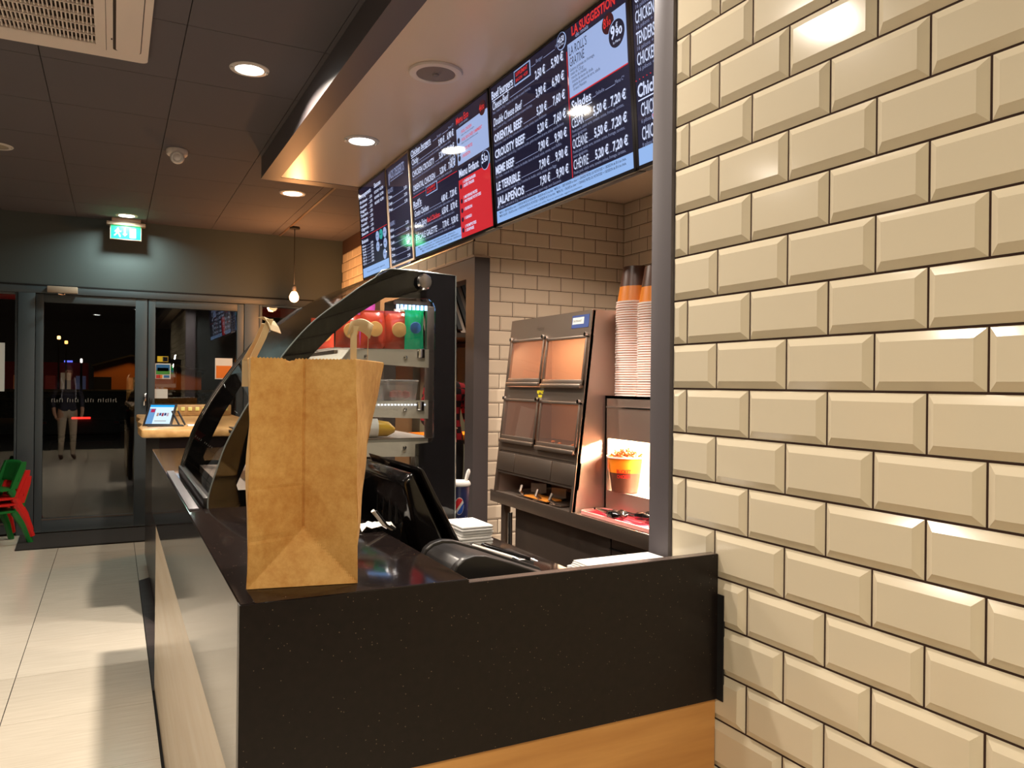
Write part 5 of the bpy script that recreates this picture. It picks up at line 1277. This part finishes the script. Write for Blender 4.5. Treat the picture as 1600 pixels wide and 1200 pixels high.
arms_h = [[(-.25, .02, 1.14), (-.24, -.06, .90), (-.23, -.07, .86)], [(.25, .02, 1.14), (.24, -.06, .90), (.23, -.07, .86)]]
person((-.74, .80, 0), PI*.9, 'customer in dark jacket and pale grey trousers with a backpack', 1.68,
       [mat('dark_jacket', srgb=(40, 38, 52), rough=.8), mat('pale_trousers', srgb=(190, 176, 156), rough=.8), skin_, mat('brown_shoes', srgb=(70, 56, 46), rough=.6)], arms_h, mat('brown_hair', srgb=(50, 36, 28), rough=.7), backpack)

# ---------------------------------------------------------------- outside at night
tag(B().prism([(8.65, -.5), (8.65, -.02), (14, -.02), (14.3, -.38), (90, -.38), (90, -.5)], 'x', -40, 40).obj('street_ground', M['asphalt']), 'dark asphalt car park outside the doors', 'ground')
t = thing('gabled_building', 'low gabled building lit orange by street light beyond the car park', 'building', (1, 48, 0))
om = mat('orange_lit_render', srgb=(206, 130, 70), rough=.9)  # wall colour already holds the orange of the street light
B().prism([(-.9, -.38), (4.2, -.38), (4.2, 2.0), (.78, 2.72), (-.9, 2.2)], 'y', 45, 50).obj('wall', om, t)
B().prism([(-1.0, 2.2), (.78, 2.76), (4.4, 2.0), (4.4, 1.92), (.78, 2.68), (-1.0, 2.12)], 'y', 44.6, 50.2).obj('roof', M['blackmatte'], t)
for x in (-.9, .9): f_ = B().box(x, x+.8, 44.96, 45.0, .1, 1.6).obj('doorway', M['dark'], t)
ld = bpy.data.lights.new('street_glow', 'AREA'); ld.energy = 110; ld.size = 1.5; ld.color = (1, .45, .1)
o = bpy.data.objects.new('street_glow', ld); COL.objects.link(o); o.location = (1.5, 41.5, 6); o.rotation_euler = (math.radians(50), 0, 0)
def lamp_post(x, y, h, lab, col, es):
    t = thing('street_lamp', lab, 'street lamp', (x, y, -.02), 0, 'street lamps beyond the doors')
    B().tube([(x, y, -.02), (x, y, h)], [.07, .04], 8).obj('pole', M['blackmatte'], t)
    B().box(x-(.09 if y > 45 else .05), x+(.09 if y > 45 else .05), y-.1, y+.1, h, h+.2, .04).obj('lamp_head', mat('street_lamp_head', (1, .7, .3), .4, emit=col, es=es), t)
lamp_post(-3.0, 55, 3.9, 'street lamp glowing orange, the larger of the far left pair', (1, .5, .15), 6)
lamp_post(-2.75, 58, 3.75, 'street lamp glowing orange, the smaller of the far left pair', (1, .42, .1), 4)
lamp_post(-1.3, 40, 2.2, 'short white bollard lamp beyond the car park', (1, .9, .85), 1.5)
t = thing('shop_front', 'far dark red lit shop front left of the car park', 'building', (-4, 62, 0))
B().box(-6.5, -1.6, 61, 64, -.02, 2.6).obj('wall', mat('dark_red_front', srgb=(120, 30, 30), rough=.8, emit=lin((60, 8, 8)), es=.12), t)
B().box(-3.0, -2.5, 60.8, 61, 2.62, 2.74).obj('neon_strip', emis('blue_neon', (110, 120, 255), 1.2), t)
for k in range(5): B().box(-5.9+.9*k, -5.3+.9*k, 60.95, 61.0, .6, 1.7+.2*(k % 2)).obj('lit_window', emis('shop_window', ((110, 60, 30), (90, 80, 70), (70, 20, 15), (120, 100, 80), (60, 60, 80))[k], .5), t)
def car(x, y, lab, m1, rz=0):
    t = thing('car', lab, 'car', (x, y, -.38), rz, 'parked cars outside')
    pr_ = [(-2.1,.35),(-2.05,.85),(-1.6,.95),(-1.0,1.40),(.5,1.42),(1.1,.98),(2.0,.85),(2.1,.4),(1.9,.25),(-1.9,.25)]
    bm = bmesh.new(); n = len(pr_); va = [bm.verts.new((-.85, -p[0], p[1])) for p in pr_]; vb2 = [bm.verts.new((.85, -p[0], p[1])) for p in pr_]
    bm.faces.new(va); bm.faces.new(vb2[::-1]); [bm.faces.new((va[i], va[(i+1) % n], vb2[(i+1) % n], vb2[i])) for i in range(n)]
    bmesh.ops.recalc_face_normals(bm, faces=bm.faces[:]); bmesh.ops.bevel(bm, geom=bm.edges[:], offset=.06, segments=2, affect='EDGES')
    b = B(); b.bm(bm, 0, True); b.obj('car_body', m1, t, world=False)
    B().prism([(-.72, 1.0), (.72, 1.0), (.60, 1.33), (-.60, 1.33)], 'y', -1.72 if False else 1.10, 1.56).obj('rear_window', M['blackgloss'], t, world=False)
    for sx in (-1, 1):
        for yy in (-1.3, 1.3): B().lathe([(.0005, -.1), (.30, -.1), (.32, 0), (.30, .1), (.0005, .1)], (sx*.80, yy, .31), 18, axis='x').obj('wheel', M['blackmatte'], t, world=False)
        for yy, cc_, e_ in ((-2.10, (1, .03, .02), 3),): B().box(sx*.80-.05, sx*.80+.05, yy+.02, yy+.09, .72, .78, .01).obj('tail_light', mat('tail_red', (.3, 0, 0), .3), t, world=False)
    B().box(-.21, .21, -2.13, -2.08, .84, .89, .01).obj('rear_light_bar', mat('tail_bar_red', (.5, 0, 0), .3, emit=(1, .03, .02), es=2), t, world=False)
    return t
carm = mat('dark_car_paint', srgb=(46, 44, 46), rough=.25)
car(-.72, 24.5, 'dark parked car with a red light bar, nearer one', carm); car(-.35, 33.0, 'dark parked car with red tail light further away', carm)
for x0, x1, z0, z1, nm in ((-3.6, -.80, 2.26, 2.40, 'left'), (1.30, 3.2, 2.20, 2.36, 'right')):
    tag(B().prism([(8.63, z1+.25), (9.42, z1), (9.42, z0), (9.38, z0), (9.38, z1-.03), (8.63, z1+.2)], 'x', x0, x1).obj('awning', M['red']), 'red awning outside the '+nm+' window', 'awning')
tag(B().prism([(43, -.38), (43, .85), (43.3, .98), (43.8, .9), (44, -.38)], 'x', -9, 9).obj('hedge', mat('dark_hedge', srgb=(26, 30, 22), rough=.95, bump=((3, 3, 3), 1, .3))), 'dark clipped hedge in front of the orange lit building', 'hedge')
